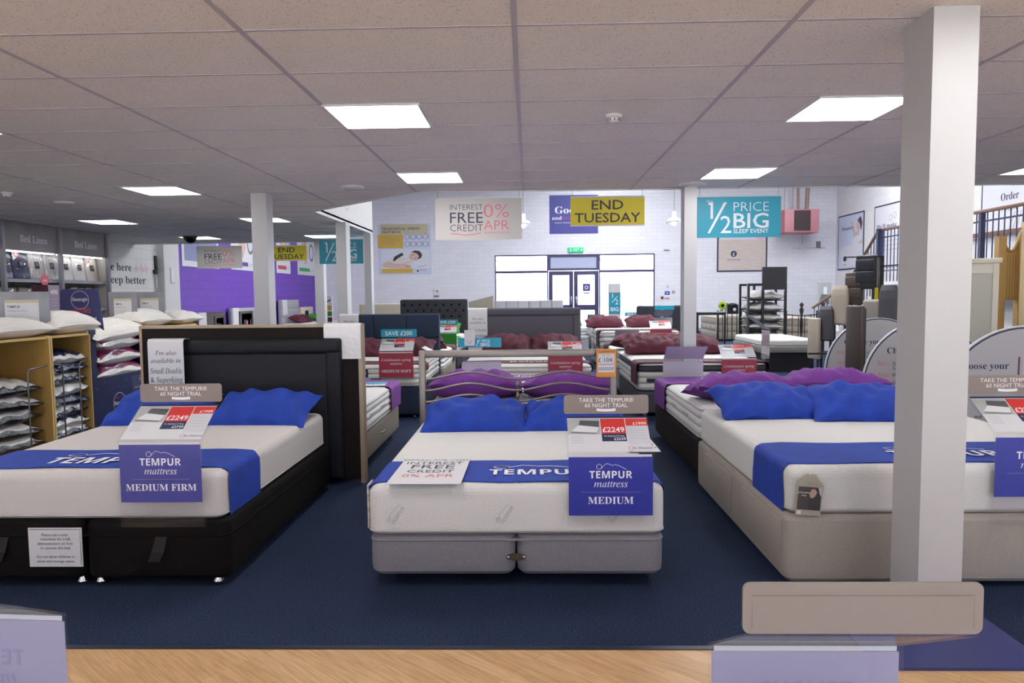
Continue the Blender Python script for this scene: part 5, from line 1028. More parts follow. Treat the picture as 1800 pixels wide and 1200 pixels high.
# ------------------------------------------------------------------ left: oak pillow units, card bin, linen shelving
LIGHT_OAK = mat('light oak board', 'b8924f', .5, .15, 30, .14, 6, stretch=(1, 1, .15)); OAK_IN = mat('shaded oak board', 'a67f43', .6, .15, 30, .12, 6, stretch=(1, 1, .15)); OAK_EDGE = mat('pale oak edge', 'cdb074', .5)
FILM = mat('glossy clear film', 'cfcdca', .18, .8, 40, .18, 14, spec=.8); FILM_NAVY = mat('glossy navy film', '1d2748', .22, .7, 40, .3, 14); FILM_BLACK = mat('glossy black film', '1b191d', .25, .7, 40)
FILM_RED = mat('glossy printed film', '9c2436', .2, .6, 30, 1, 9, col2='24305e'); PIL_WHITE = mat('white pillow ticking', 'e9e5de', .85, .3, 30, .04, 30, tex='X')
XO = -4.6; ZO = at(60, 592, X=XO).z
def oak_unit(label, px0, px1, Xf=XO, zt=ZO, rods=((.3, .66),)):
    y0, y1 = at(px0, 650, X=Xf).y, at(px1, 650, X=Xf).y; d = .5; t = thing('pillow_display_unit', label, 'display unit', (Xf - d / 2, (y0 + y1) / 2, 0), 0, 'oak pillow display units'); w2 = (y1 - y0) / 2; x0, x1 = -d / 2, d / 2
    for s in (-1, 1):
        b = MB(); ya, yb_ = (s * w2, s * (w2 - .022)) if s < 0 else (s * (w2 - .022), s * w2); r = .04; pts = [(x0, 0), (x1, 0), (x1, zt - r)] + [(x1 - r + r * math.cos(a), zt - r + r * math.sin(a)) for a in [PI / 8 * k for k in range(5)]] + [(x0, zt)]
        M = Matrix(((1, 0, 0, 0), (0, 0, 1, 0), (0, 1, 0, 0), (0, 0, 0, 1))); b.prism(pts, ya, yb_, LIGHT_OAK, M, OAK_EDGE); b.build('side_panel', t)
    b = MB(); b.box(x0, x1 - .02, -w2 + .022, w2 - .022, zt - .03, zt - .008, LIGHT_OAK); b.box(x1 - .02, x1 - .012, -w2 + .022, w2 - .022, zt - .03, zt - .008, OAK_EDGE); b.build('top_board', t)
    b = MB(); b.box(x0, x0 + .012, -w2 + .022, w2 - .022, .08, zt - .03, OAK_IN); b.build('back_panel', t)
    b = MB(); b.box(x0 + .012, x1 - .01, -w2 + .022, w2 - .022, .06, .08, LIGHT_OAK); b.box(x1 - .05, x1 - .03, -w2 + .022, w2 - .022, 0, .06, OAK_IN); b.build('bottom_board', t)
    for s in (-1, 1):
        b = MB(); zr = zt * .74; yy = s * w2 * .42; ye = s * (w2 - .022)
        b.tube([(x1 - .03, ye, zr + .015), (x1 - .02, ye - s * .06, zr + .012), (x1 - .02, yy + s * .03, zr), (x1 - .02, yy + s * .008, zr - .01), (x1 - .02, yy, zr - .04), (x1 - .02, yy, .08)], .0075, ROD, 8); b.build('guard_rod', t)
    return t, (y0 + y1) / 2, w2, Xf - d / 2
def pack(label, loc, w, d, h, m, m2, seed, group, rz=0, tilt=0, roll=0):
    """a bagged pillow lying flat: film body in two colours with a pinched seam all round"""
    o = pillow(label, loc, w, d, h, m, tilt, rz, roll, group, seed, 'bagged_pillow', 'pillow pack', 1.3, 20, 16)
    if m2:
        me = o.data; me.materials.append(m2); rnd = random.Random(seed)
        n = len(me.polygons) // 2
        for i, p in enumerate(me.polygons):
            r_, c_ = divmod(i % n, 20)
            if i >= n or min(r_, 15 - r_) < 1 or min(c_, 19 - c_) < 1: p.material_index = 1
    return o
t, yc, w2, xc = oak_unit('oak display unit at the left edge holding black and white bagged pillows', -62, 91)
rnd = random.Random(5)
where = ('bottom of', 'second from the bottom of', 'third from the bottom of', 'fourth from the bottom of', 'top of')
for k in range(5): pack('black and clear bagged pillow, %s the left oak unit stack' % where[k], (xc - .015, yc, .16 + .13 * k), w2 * 1.86, .42, .19, FILM, FILM_BLACK, 100 + k, 'bagged pillows in the left oak unit', PI / 2 + .04 * (k % 3 - 1), 0, .05 * (k % 2))
t, yc, w2, xc = oak_unit('oak display unit holding navy and white bagged pillows, beside the navy card bin', 92, 162)
col = ((FILM, FILM_NAVY), (FILM_NAVY, FILM), (FILM, FILM_NAVY), (FILM_NAVY, FILM_NAVY), (FILM, FILM), (FILM, FILM_NAVY), (FILM_NAVY, FILM_NAVY), (FILM_NAVY, FILM))
ords = ('lowest', 'second lowest', 'third lowest', 'fourth lowest', 'fifth from the bottom', 'third from the top', 'second from the top', 'topmost')
for k in range(8): pack('%s bagged pillow in the oak unit beside the navy bin' % ords[k], (xc + .02, yc, .16 + .108 * k), w2 * 1.88, .42, .17, *col[k], 120 + k, 'bagged pillows in the oak unit by the bin', PI / 2 + .05 * (k % 3 - 1), 0, .06 * (k % 2) - .03)
for k in range(8):                                             # navy wrap bands on the front of the stack
    pass
t, yc, w2, xc = oak_unit('oak display unit showing only its top behind the brown headboard', 258, 350)
pt = [(at(12, 583, X=XO - .2), .95, .2, 'white pillow lying on the oak unit at the left edge', 1), (at(112, 572, X=XO - .2), .78, .25, 'white ribbed pillow lying on the two oak units at the left', 2),
      (at(255, 560, X=XO - .2), .8, .24, 'plump white pillow on the far oak unit behind the navy bin', 3), (at(315, 560, X=XO - .2), .8, .2, 'flat white pillow at the far end of the last oak unit', 4)]
for p, L, h, l, s in pt: pillow(l, (XO - .26, p.y, ZO + h * .42), .5, L, h, PIL_WHITE, 0, 0, .02, 'loose white pillows on the display units', 140 + s, wrinkle=.5)
# price boards standing on the units
def counter_board(label, px0, py0, px1, py1, X, m, draw, zb=None, rz=.35):
    a, c = at(px0, py1, X=X), at(px1, py0, X=X); w_ = math.hypot(c.y - a.y, 0) ; z1 = c.z; z0 = zb or a.z; yc = (a.y + c.y) / 2
    # boards face the aisle and the front; rz turns them towards the camera
    w_ = abs((px1 - px0) / F * yc) * 1.0; h_ = z1 - z0
    b = MB(); b.box(-w_ / 2, w_ / 2, 0, .012, 0, h_, m); draw(b, FRONT(0, -.001, 0), w_, h_); b.box(-w_ * .3, w_ * .3, .0, .12, -.0, .006, m)
    o = b.build('counter_board'); o.location = (X, yc, z0); o.rotation_euler = (0, 0, rz); return tag(o, label, 'price board', 'price boards on the display units')
SLATE_CARD = mat('slate printed card', '77777d', .4, 0, 1, .25, 5, col2='96959c')
def d_tempur(b, M, w, h):
    b.rect(-w * .32, w * .3, h * .06, h * .78, CARD, M, .001); b.rect(-w * .32, w * .3, h * .7, h * .78, STRAW, M, .0015); b.text('TEMPUR', M, h * .09, INK_NAVY, 'bold', -w * .28, h * .56, w * .24, 'L', .002); b.text('Traditional Pillow', M, h * .055, INK_GREY, 'sans', -w * .28, h * .46, w * .38, 'L', .002)
    for k in range(3): b.stroke([(-w * .28, h * (.38 - .05 * k)), (w * .1, h * (.38 - .05 * k))], h * .01, INK_PALE, M, .002)
    b.text('£84.49', M, h * .11, INK_DARK, 'italic', w * .12, h * .12, w * .3, 'C', .002)
counter_board('slate board with a cream price card for the pillows at the left edge', -4, 513, 80, 588, XO - .32, SLATE_CARD, d_tempur, ZO + .07)
counter_board('slate board with a price card behind the plump white pillow, left of two', 193, 513, 238, 560, XO - .3, SLATE_CARD, d_tempur, ZO + .07)
counter_board('slate board with a price card behind the plump white pillow, right of two', 239, 513, 286, 560, XO - .3, SLATE_CARD, d_tempur, ZO + .07)
# navy card bin
y0, y1 = at(161, 650, X=XO).y, at(258, 650, X=XO).y; yc = (y0 + y1) / 2; w2 = (y1 - y0) / 2; zt = at(255, 572, X=XO).z; zo = at(215, 657, X=XO).z
t = thing('cardboard_bin', 'navy cardboard bin of pillows with a round white rimmed logo', 'display bin', (XO - .3, yc, 0))
b = MB(); x0, x1 = -.3, .3
b.box(x1 - .012, x1, -w2, w2, 0, zo, NAVY_CARD); b.box(x1 - .012, x1, -w2, -w2 + .1, zo, zt, NAVY_CARD); b.box(x1 - .012, x1, w2 - .07, w2, zo, zt, NAVY_CARD); b.poly([(-w2 + .1, zo), (-w2 + .19, zo), (-w2 + .1, zo + .12)], NAVY_CARD, frame((x1 - .001, 0, 0), (0, 1, 0), (0, 0, 1)))
b.box(x0, x0 + .012, -w2, w2, 0, zt, NAVY_CARD); b.box(x0, x1 - .012, -w2, -w2 + .012, 0, zt - .03, NAVY_CARD); b.box(x0, x1 - .012, w2 - .012, w2, 0, zt, NAVY_CARD)
M = frame((x1 + .001, 0, 0), (0, 1, 0), (0, 0, 1))
for cx, cz in ((-.06, at(217, 705, X=XO).z), ): b.disc(cx, cz, .115, INK_PALE, M, 28, .001, .108); b.text('Silentnight', M, .062, INK_WHITE, 'sans', cx, cz - .02, .2, 'C', .001); b.text('my', M, .03, INK_RED, 'bold', cx - .03, cz + .045, None, 'C', .001)
b.rect(w2 - .33, w2, zo - .24, zo - .04, mat('slate navy print', '3a3f5e', .4), M, .001); b.disc(w2 - .13, zo - .09, .045, INK_PALE, M, 20, .002, .041); b.text('Silentnight', M, .024, INK_WHITE, 'sans', w2 - .13, zo - .1, .08, 'C', .002); b.text('4 pack Super Springy', M, .022, INK_WHITE, 'sans', w2 - .16, zo - .19, .24, 'C', .002)
for k in range(16): b.disc(rnd.uniform(-w2 + .04, w2 - .1), rnd.uniform(.5, zo - .05), rnd.uniform(.003, .006), INK_PALE, M, 6, .001)
b.build('box_body', t)
b = MB(); ha, hc = at(100, 568, X=XO - .55), at(181, 509, X=XO - .55); hw = (at(181, 540, X=XO - .55).y - at(100, 540, X=XO - .55).y); 
p = at(141, 540, Y=yc - .3); w_ = 80 / F * (yc - .3); h_ = at(141, 508, Y=yc - .3).z - (zt - .1)
pts = [(-w_ * .5, 0), (w_ * .52, 0), (w_ * .42, h_ * .98)] + [(w_ * (.42 - .04 * k / 3), h_ * (.98 + .02 * k / 3)) for k in range(1, 4)] + [(-w_ * .4, h_), (-w_ * .44, h_ * .95)]
M = frame((p.x - t.location.x, -.3, zt - .1), (1, .0, 0), (0, 0, 1)); b.prism(pts, -.012, 0, SIGN_NAVY, M)
b.disc(0, h_ * .78, .1, INK_PALE, M, 28, .001, .094); b.text('Silentnight', M, .055, INK_WHITE, 'sans', 0, h_ * .76, .17, 'C', .001); b.text('HALF PRICE', M, .07, INK_RED, 'bold', .02, h_ * .52, w_ * .38, 'C', .001); b.text('4 pack Super Springy pillows', M, .055, INK_WHITE, 'sans', 0, h_ * .38, w_ * .72, 'C', .001); b.text('Our Price £29.99', M, .035, INK_WHITE, 'sans', -.02, h_ * .2, w_ * .34, 'C', .001)
b.build('header_card', t)
for k in range(3): pack('printed bagged pillow pack in the navy cardboard bin, %s' % ('lowest', 'middle', 'uppermost')[k], (XO - .26, yc + .02, zo + .06 + .16 * k), .58, w2 * 1.8, .25, FILM_RED, FILM, 150 + k, 'pillow packs in the navy bin', .03 * k, 0, .06)
pillow('white pillow with a sewn tag lying on top of the navy bin', (XO - .22, yc + .04, zt - .03), .56, w2 * 2.1, .26, PIL_WHITE, .04, .02, .1, None, 160, wrinkle=.6)
# grey linen shelving along the left wall
XS = -7.6; SH = mat('grey shelf metal', '7d7c86', .45); SH_HEAD = mat('grey header board', '615d62', .5, 0, 1, .18, 2.5, col2='77737a')
ys = [at(5, 450, X=XS).y, at(106, 450, X=XS).y, at(189, 450, X=XS).y]; ys = [ys[0] - (ys[1] - ys[0])] + ys
zh1, zh0 = at(60, 392, X=XS).z, at(60, 442, X=XS).z; zs = at(60, 491, X=XS).z
for i in range(3):
    y0, y1 = ys[i], ys[i + 1]; yc = (y0 + y1) / 2; w2 = (y1 - y0) / 2
    t = thing('shelving_bay', ('grey shelving bay cut off by the left edge of the photo', 'grey shelving bay under the left Bed Linen header board', 'grey shelving bay under the right Bed Linen header board')[i], 'shelving', (XS, yc, 0), 0, 'bed linen shelving bays')
    for s in ((-1,) if i < 2 else (-1, 1)):
        b = MB(); y = s * w2; b.box(-.03, .03, y - .025, y + .025, 0, zh1, SH); b.box(-.85, -.8, y - .025, y + .025, 0, zh1 - .1, SH); b.box(-.8, -.03, y - .008, y + .008, .05, .15, SH); b.box(-.03, .035, y - .028, y + .028, zh1, zh1 + .04, WHITE_METAL); b.build('upright', t)
    b = MB(); b.box(-.035, -.01, -w2 + .026, w2 - .026, zh0, zh1, SH_HEAD); b.box(-.4, -.036, -w2 + .026, w2 - .026, zh0, zh0 + .02, SH)
    M = frame((-.009, 0, 0), (0, 1, 0), (0, 0, 1)); b.text('Bed Linen', M, .16, INK_WHITE if i == 2 else INK_PALE, 'serif', .05, zh0 + (zh1 - zh0) * .3, w2 * .95, 'C', .001); b.build('header_board', t)
    b = MB(); b.box(-.12, -.06, -w2 + .06, w2 - .06, zh0 - .02, zh0 - .002, mat('shelf lamp', (1, .98, .95), .4, emit=4.5)); b.build('shelf_lamp', t)
    if i == 2: b = MB(); b.box(-.8, -.035, w2 - .02, w2 - .004, .1, zh0, mat('slat back board', 'b4b0ac', .6)); b.build('end_panel', t)
    for k in range(4):
        b = MB(); z = zs - .47 * k; b.box(-.8, -.04, -w2 + .026, w2 - .026, z - .03, z, SH); b.box(-.045, -.035, -w2 + .026, w2 - .026, z - .045, z + .005, mat('shelf lip', '8d8c97', .4)); b.build('shelf', t)
    b = MB(); b.box(-.85, -.84, -w2, w2, .1, zh1 - .05, mat('slat back board', 'b4b0ac', .6))
    for k in range(12): b.box(-.84, -.835, -w2, w2, .2 + .19 * k, .21 + .19 * k, SH)
    b.build('back_panel', t)
NAVYP = mat('navy linen', '262c4e', .5, .2, 60); STRIPE = mat('striped linen', 'd9d6d3', .6, .3, 10, .2, 20, stretch=(1, 4, .3), col2='8f8d92'); WHITEP = mat('white linen', 'ebe8e4', .6, .2, 40); GREIGE = mat('greige linen', '9a9088', .6, .3, 40); CREAMP = mat('cream linen', 'e2dbd1', .6, .2, 40)
CLEAR_FILM = clear('linen bag film', (.97, .97, .98), .07)
def linen(label, y, z, m, w=.32, h=.42, lean=.12, tag_red=False):
    t = thing('linen_pack', label, 'bed linen', (XS - .12, y, z + .004), 0, 'packs of bed linen')
    b = MB(); M = Matrix.Rotation(-lean, 4, 'Y'); b.rbox(-.1, -.012, -w / 2, w / 2, 0, h, .02, m, 2, M); b.build('folded_linen', t)
    b = MB(); b.rbox(-.108, -.004, -w / 2 - .006, w / 2 + .006, -.002 + .006, h + .02, .016, CLEAR_FILM, 2, M); b.build('clear_bag', t)
    b = MB(); Mf = M @ frame((-.002, 0, 0), (0, 1, 0), (0, 0, 1)); b.rect(-.05, .05, h * .42, h * .66, INK_DARK, Mf); b.rect(-.03, .03, h * .5, h * .62, INK_GREY, Mf, .0015); b.rect(-.04, .04, h * .95, h * 1.07, INK_DARK, Mf)
    if tag_red: b.poly([(-w / 2, h), (-w / 2 + .14, h), (-w / 2 + .14, h * .84), (-w / 2, h * .66)], CARD_GREY, Mf, .0012); b.disc(-w / 2 + .08, h * .89, .05, INK_RED, Mf, 14, .002, .035)
    b.build('label_card', t)
yy = ys[1]; step = (ys[3] - ys[1] - .1) / 7
kinds = [(NAVYP, 'navy', 0), (NAVYP, 'navy', 1), (STRIPE, 'striped', 0), (STRIPE, 'striped', 0), (WHITEP, 'white', 0), (WHITEP, 'white', 0), (CREAMP, 'cream', 1)]
nth = ('first', 'second', 'third', 'fourth', 'fifth', 'sixth', 'last')
for i, (m, n, r) in enumerate(kinds): linen('%s pack of bed linen, %s from the left on the upper shelf' % (n, nth[i]), yy + .1 + step * (i + .5) - .05, zs, m, step * .92, .43, .14, r)
linen('navy pack of bed linen at the left edge of the photo on the upper shelf', ys[1] - .22, zs, NAVYP, .34, .43, .1, 1)
low = [(GREIGE, 'greige', 0), (GREIGE, 'greige patterned', 0), (STRIPE, 'pale striped', 0), (NAVYP, 'navy', 0), (WHITEP, 'white', 1), (CREAMP, 'cream', 1)]
for i, (m, n, r) in enumerate(low): linen('%s pack of bed linen, %s from the left on the lower shelf' % (n, nth[i] if i < 5 else 'last'), yy + .1 + (step * 7 / 6) * (i + .5), zs - .47, m, step, .36, .14, r)
p = at(84, 493, X=XS + .02); b = MB(); b.prism([(-.11, 0), (0, -.13), (.11, 0), (0, .13)], 0, .004, INK_PINK, frame((0, 0, 0), (0, 1, 0), (0, 0, 1))); b.text('SALE', frame((.0045, 0, 0), (0, 1, 0), (0, 0, 1)), .05, INK_WHITE, 'bold', 0, -.015)
o = b.build('price_ticket'); o.location = (XS - .03, p.y, p.z); tag(o, 'red diamond price ticket on the front of the upper linen shelf', 'price ticket')
p = at(93, 522, X=XS + .35); t = thing('thread_count_box', 'mauve show box marked 400 standing in front of the linen shelf', 'show box', (XS + .25, p.y, 0))
b = MB(); z1 = at(93, 501, X=XS + .3).z; b.box(-.12, .12, -.12, .12, 0, z1, mat('mauve box', '8d7f92', .5)); b.box(-.12, .12, -.135, -.12, 0, z1, mat('maroon box side', '4c2230', .5)); M = frame((.121, 0, 0), (0, 1, 0), (0, 0, 1)); b.text('400', M, .1, INK_WHITE, 'sans', 0, z1 - .14, .16, 'C', .001)
for k in range(5): b.stroke([(-.08, z1 - .22 - .05 * k), (.08, z1 - .22 - .05 * k)], .008, INK_PALE, M)
b.build('box', t)
# wall lettering and fittings on the left wall
M = frame((XL + .003, 0, 0), (0, 1, 0), (0, 0, 1)); b = MB(); pe = at(258, 478, X=XL); p2 = at(256, 499, X=XL); sz = .23
b.text("We're here", M, sz, INK_DARK, 'serif', at(231, 478, X=XL).y, pe.z, 1.35, 'R'); b.text('to help', M, sz, mat('pale pink ink', 'dba6bb', .7), 'italic', pe.y + .05, pe.z, .52, 'R'); b.text('you sleep better', M, sz, INK_DARK, 'serif', p2.y, p2.z, 2.1, 'R')
b = b.build('wall_lettering'); tag(b, "dark and pink lettering We're here to help you sleep better on the white wall", 'wall lettering')
p = at(272, 465, X=XL); t = thing('wall_phone', 'black wall handset with a hanging cord on the white wall', 'phone', (XL + .02, p.y, p.z)); b = MB(); b.rbox(-.018, .03, -.035, .035, -.22, .2, .012, BLACK_METAL, 2); b.rbox(-.018, .05, -.1, -.03, -.2, -.12, .01, BLACK_METAL, 2); b.build('handset', t)
b = MB(); b.tube([(.0, -.06, -.2), (.01, -.07, -.45), (.01, .0, -.7), (.01, .12, -.85)], .006, BLACK_METAL, 5); b.build('cord', t)
b = MB(); p = at(298, 482, X=XL + .17); b.rbox(0, .02, -.08, .08, -.2, .16, .005, WHITE_METAL, 2); o = b.build('switch_plate'); o.location = (XL + .16, 16.4, p.z); tag(o, 'white switch plate on the white pier beside the purple wall', 'switch')
# ------------------------------------------------------------------ right: stairs, mezzanine, headboard stands
RAILW = mat('varnished handrail', '6b4a34', .35, .1, 20); BAL = mat('navy baluster paint', '1f2547', .4); LEATHER_BR = mat('brown leather', '453b38', .35, .2, 60); LEATHER_BK = mat('dark leather', '23242c', .3, .2, 60); LEATHER_CR = mat('cream leather', 'b8aa97', .4, .2, 60); TAN_EDGE = mat('tan edge', '9a7d64', .5); PINE = mat('pine', 'b7955f', .5, .2, 30, .12, 8, stretch=(6, 6, .3))
XM = 8.0; y_top = at(1545, 402, X=XM).y; y_end = 9.0; zr = at(1545, 402, X=XM).z; zm = at(1590, 495, X=XM).z
b = MB(); b.box(XM, XR, y_end, y_top, zm - .3, zm, WHITE); struct(b, 'floor_mezzanine')
b = MB(); b.box(XM + .3, XM + .45, y_end, y_top - .2, 0, zm - .3, WHITE); struct(b, 'wall_mezzanine')
b = MB(); b.box(XM - .015, XM, y_end, y_top, zm - .3, zm + .02, WHITE_METAL); struct(b, 'trim_3')
t = thing('stair_railing', 'navy balusters with a brown handrail along the edge of the upper floor', 'railing', (XM + .05, y_top, zm))
b = MB(); L = y_top - y_end; b.rbox(-.035, .035, -L, .05, zr - zm - .06, zr - zm, .015, RAILW, 2); b.build('handrail', t)
b = MB(); b.box(-.012, .012, -L, 0, zr - zm - .22, zr - zm - .19, BAL); b.build('rail', t); b = MB(); b.box(-.012, .012, -L, 0, .25, .28, BAL); b.build('rail', t)
n = int(L / .15)
for k in range(n + 1):
    b = MB(); y = -k * .15
    if k % 12 == 0: b.box(-.04, .04, y - .04, y + .04, 0, zr - zm - .055, BAL); b.build('newel_post', t)
    else: b.tube([(0, y, 0), (0, y, zr - zm - .055)], .011, BAL, 6); b.build('baluster', t)
# upper flight comes down away from us, lower flight turns towards the hall
yb_ = at(1489, 498, X=XM).y; zb = at(1489, 498, X=XM).z; zl = zb - .95
t = thing('staircase', 'white staircase with navy balusters and brown handrails rising to the right', 'staircase', (XM, y_top, 0))
b = MB(); n = 6; run = (yb_ - y_top) / n; rise = (zm - zl) / n
for k in range(n): b.box(.0, 1.2, run * k, run * (k + 1), 0, zm - rise * (k + 1) + .0, WHITE)
xl = at(1428, 540, Y=yb_).x - XM; b.box(0, 1.2, yb_ - y_top, yb_ - y_top + 1.2, 0, zl, WHITE); n2 = 5
for k in range(n2): b.box(xl + (-xl) * k / n2, xl + (-xl) * (k + 1) / n2, yb_ - y_top + .02, yb_ - y_top + 1.2, 0, zl * (k + 1) / (n2 + 1), WHITE)
b.build('treads', t)
b = MB(); b.tube([(0, 0, zr - .03), (0, yb_ - y_top, zb - .03)], .035, RAILW, 8); b.build('handrail', t)
pe = at(1428, 541, Y=yb_ + .05); b = MB(); b.tube([(.05, yb_ - y_top + .05, zb - .02), (pe.x - XM, yb_ - y_top + .05, pe.z)], .035, RAILW, 8); b.build('handrail', t)
for k in range(11):
    f = (k + .5) / 11; y = (yb_ - y_top) * f; b = MB(); b.tube([(0, y, zm + (zl - zm) * f - .1), (0, y, zr + (zb - zr) * f - .05)], .011, BAL, 6); b.build('baluster', t)
for k in range(8):
    f = (k + .5) / 8; x = (pe.x - XM) * f; b = MB(); b.tube([(x, yb_ - y_top + .05, max(.05, zl * (1 - f) * .8)), (x, yb_ - y_top + .05, zb + (pe.z - zb) * f - .04)], .011, BAL, 6); b.build('baluster', t)
for x, y, z0, z1 in ((0, .0, zm - .3, zr), (0, yb_ - y_top, 0, zb - .05), (pe.x - XM + .25, yb_ - y_top + .05, 0, pe.z + .12), (pe.x - XM + .95, yb_ - y_top + .05, 0, pe.z + .35)):
    b = MB(); b.box(x - .045, x + .045, y - .045, y + .045, z0, z1, BAL); b.build('newel_post', t)
b = MB(); p1, p2 = at(1724, 413, X=XR - .1), at(1830, 412, X=XR - .1); b.box(XR - .14, XR - .08, 9, 22, p1.z - .06, p1.z + .05, RAILW)
for y in (10, 14, 18, 21.5): b.box(XR - .1, XR, y - .02, y + .02, p1.z - .03, p1.z + .02, BAL)
tag(b.build('wall_handrail'), 'brown handrail fixed along the right wall above the upper floor', 'railing')
b = MB()
t = thing('leaning_picture', 'grey photo board leaning by the back wall under the red heater', 'picture', (at(1450, 515, Y=26).x, 26, 0)); a, c = at(1437, 560, Y=26), at(1463, 495, Y=26); w2 = (c.x - a.x) / 2
b.box(-w2, w2, 0, .04, 0, c.z, CARD_GREY); M = FRONT(0, -.002, 0); b.rect(-w2 * .9, w2 * .9, c.z * .5, c.z * .98, mat('photo wall grey', 'aeb0ae', .5), M); b.poly([(-w2 * .8, c.z * .6), (w2 * .7, c.z * .56), (w2 * .5, c.z * .74), (-w2 * .5, c.z * .76)], mat('photo base grey', '6a6a6c', .5), M, .0015); b.rect(-w2 * .2, w2 * .3, c.z * .76, c.z * .9, INK_WHITE, M, .0015); b.build('board', t)
# low platform bed with grey side
x0, x1 = at(1338, 600, Y=13.2).x, at(1437, 600, Y=13.2).x; zt = at(1390, 596, Y=13.2).z; zb2 = at(1390, 608, Y=13.2).z; zg = at(1390, 620, Y=13.2).z
t = thing('platform_bed', 'low platform bed with a grey wood side over a black base', 'bed', ((x0 + x1) / 2, 14.1, 0)); w2 = (x1 - x0) / 2
b = MB(); b.rbox(-w2, w2, -.9, .9, zg, zb2, .01, mat('grey ash wood', '8b8680', .6, .2, 20, .2, 10, stretch=(.3, 1, 4)), 2); b.build('frame', t)
b = MB(); b.box(-w2 + .04, w2 - .04, -.84, .84, 0, zg, mat('black plinth', '141317', .6)); b.build('plinth', t)
mattress('thin white mattress on the low platform bed with grey wood side', x0 + .02, x1 - .02, 13.22, 14.98, zb2 + .002, zt, 'foam', KNIT)
# pillow tower
x0, x1 = at(1315, 550, Y=15.4).x, at(1380, 550, Y=15.4).x; z1, z2 = at(1330, 498, Y=15.4).z, at(1360, 469, Y=15.4).z; yc = 15.7; xm = at(1341, 500, Y=15.4).x
t = thing('pillow_rack', 'black metal rack stacked with grey pillows under the price promise poster', 'rack', ((x0 + x1) / 2, yc, 0)); w2 = (x1 - x0) / 2; xm -= (x0 + x1) / 2
for x in (-w2, xm, w2):
    for y in (-.3, .3): b = MB(); b.box(x - .025, x + .025, y - .025, y + .025, 0, z1, BLACK_METAL); b.build('leg', t)
b = MB(); b.box(-w2, w2, -.32, -.28, z1 - .05, z1, BLACK_METAL); b.box(-w2, w2, .28, .32, z1 - .05, z1, BLACK_METAL); b.build('top_rail', t)
b = MB(); b.box(xm - .02, w2 + .02, -.33, -.29, z1 - .14, z2, mat('black board', '1d1c20', .6)); b.build('header_board', t)
GREYPIL = mat('silver grey pillow', 'a8a4a2', .5, .3, 60, .15, 10)
zz = [at(1350, y, Y=15.6).z for y in (589, 572, 557, 540, 520)]
for k, z in enumerate(zz):
    b = MB(); b.box(-w2, w2, -.3, .3, z - .1, z - .085, BLACK_METAL); b.build('shelf', t)
    pillow('grey pillow in the black rack, %s' % ('lowest of five', 'second from the bottom', 'middle of five', 'second from the top', 'topmost of five')[k], (t.location.x, yc, z), w2 * 1.95, .6, .24, GREYPIL, 0, .02, .02, 'grey pillows in the black rack', 200 + k)
# black metal guest beds
def metal_bed(label, px0, px1, ptop, Y, arch, spindles):
    x0, x1 = at(px0, 560, Y=Y).x, at(px1, 560, Y=Y).x; zt = at(px0, ptop, Y=Y).z; w2 = (x1 - x0) / 2
    t = thing('metal_bed', label, 'bed', ((x0 + x1) / 2, Y, 0)); 
    for s in (-1, 1): b = MB(); b.tube([(s * w2, 0, 0), (s * w2, 0, zt)], .02, BLACK_METAL, 8); b.lathe([(.001, -.03), (.03, 0), (.001, .03)], BLACK_METAL, 8, Matrix.Translation((s * w2, 0, zt + .02))); b.build('leg', t)
    b = MB(); b.tube([(-w2 + 2 * w2 * k / 12, 0, zt - .05 + arch * math.sin(PI * k / 12)) for k in range(13)], .014, BLACK_METAL, 6); b.build('top_rail', t)
    b = MB(); b.tube([(-w2, 0, .35), (w2, 0, .35)], .014, BLACK_METAL, 6); b.build('bottom_rail', t)
    for k in range(1, spindles): b = MB(); x = -w2 + 2 * w2 * k / spindles; b.tube([(x, 0, .35), (x, 0, zt - .05 + arch * math.sin(PI * k / spindles))], .009, BLACK_METAL, 6); b.build('spindle', t)
    b = MB(); b.box(-w2, w2, .05, 1.9, .3, .34, BLACK_METAL); b.build('slat_base', t)
    mattress('beige mattress on the ' + label.split(' with ')[0] + (' beside the stair' if 'stair' in label else ' by the slim pillar' if 'arched' in label else ''), x0 + .03, x1 - .03, Y + .06, Y + 1.9, .342, zt - .12, 'spring', mat('beige ticking', 'a59a8e', .8, .3, 60, .1, 20))
    return t
metal_bed('black metal guest bed with an arched rail right of the slim pillar', 1262, 1312, 548, 17.4, .25, 6)
metal_bed('black metal guest bed with straight spindles beside the stair foot', 1382, 1436, 549, 16.6, -.03, 5)
metal_bed('black metal bed half hidden by the pillow rack', 1318, 1352, 548, 17.6, .1, 4)
x0, x1 = at(1226, 560, Y=16.2).x, at(1274, 560, Y=16.2).x; zt = at(1250, 549, Y=16.2).z; t = thing('metal_table', 'black metal bedside table frame with a pale glass top right of the slim pillar', 'table', ((x0 + x1) / 2, 16.5, 0)); w2 = (x1 - x0) / 2
for x in (-w2, w2):
    for y in (-.3, .3): b = MB(); b.box(x - .02, x + .02, y - .02, y + .02, 0, zt, BLACK_METAL); b.build('leg', t)
b = MB(); b.box(-w2, w2, -.32, .32, zt - .06, zt - .0, BLACK_METAL); b.build('frame', t); b = MB(); b.box(-w2 + .05, w2 - .05, -.27, .27, zt, zt + .01, mat('pale glass top', 'b9c2c9', .1)); b.build('table_top', t)
b = MB(); p = at(1273, 537, Y=17.2)
for a in range(5): b.rbox(-.1, .1, -.02, .02, -.03, .03, .01, mat('lime ribbon', '9bbd2f', .5), 2, Matrix.Rotation(a * .63, 4, 'Y'))
put(b, 'ribbon_bow', 'lime green bow on the arched rail of the black metal bed', 'bow', (p.x, 17.36, p.z))
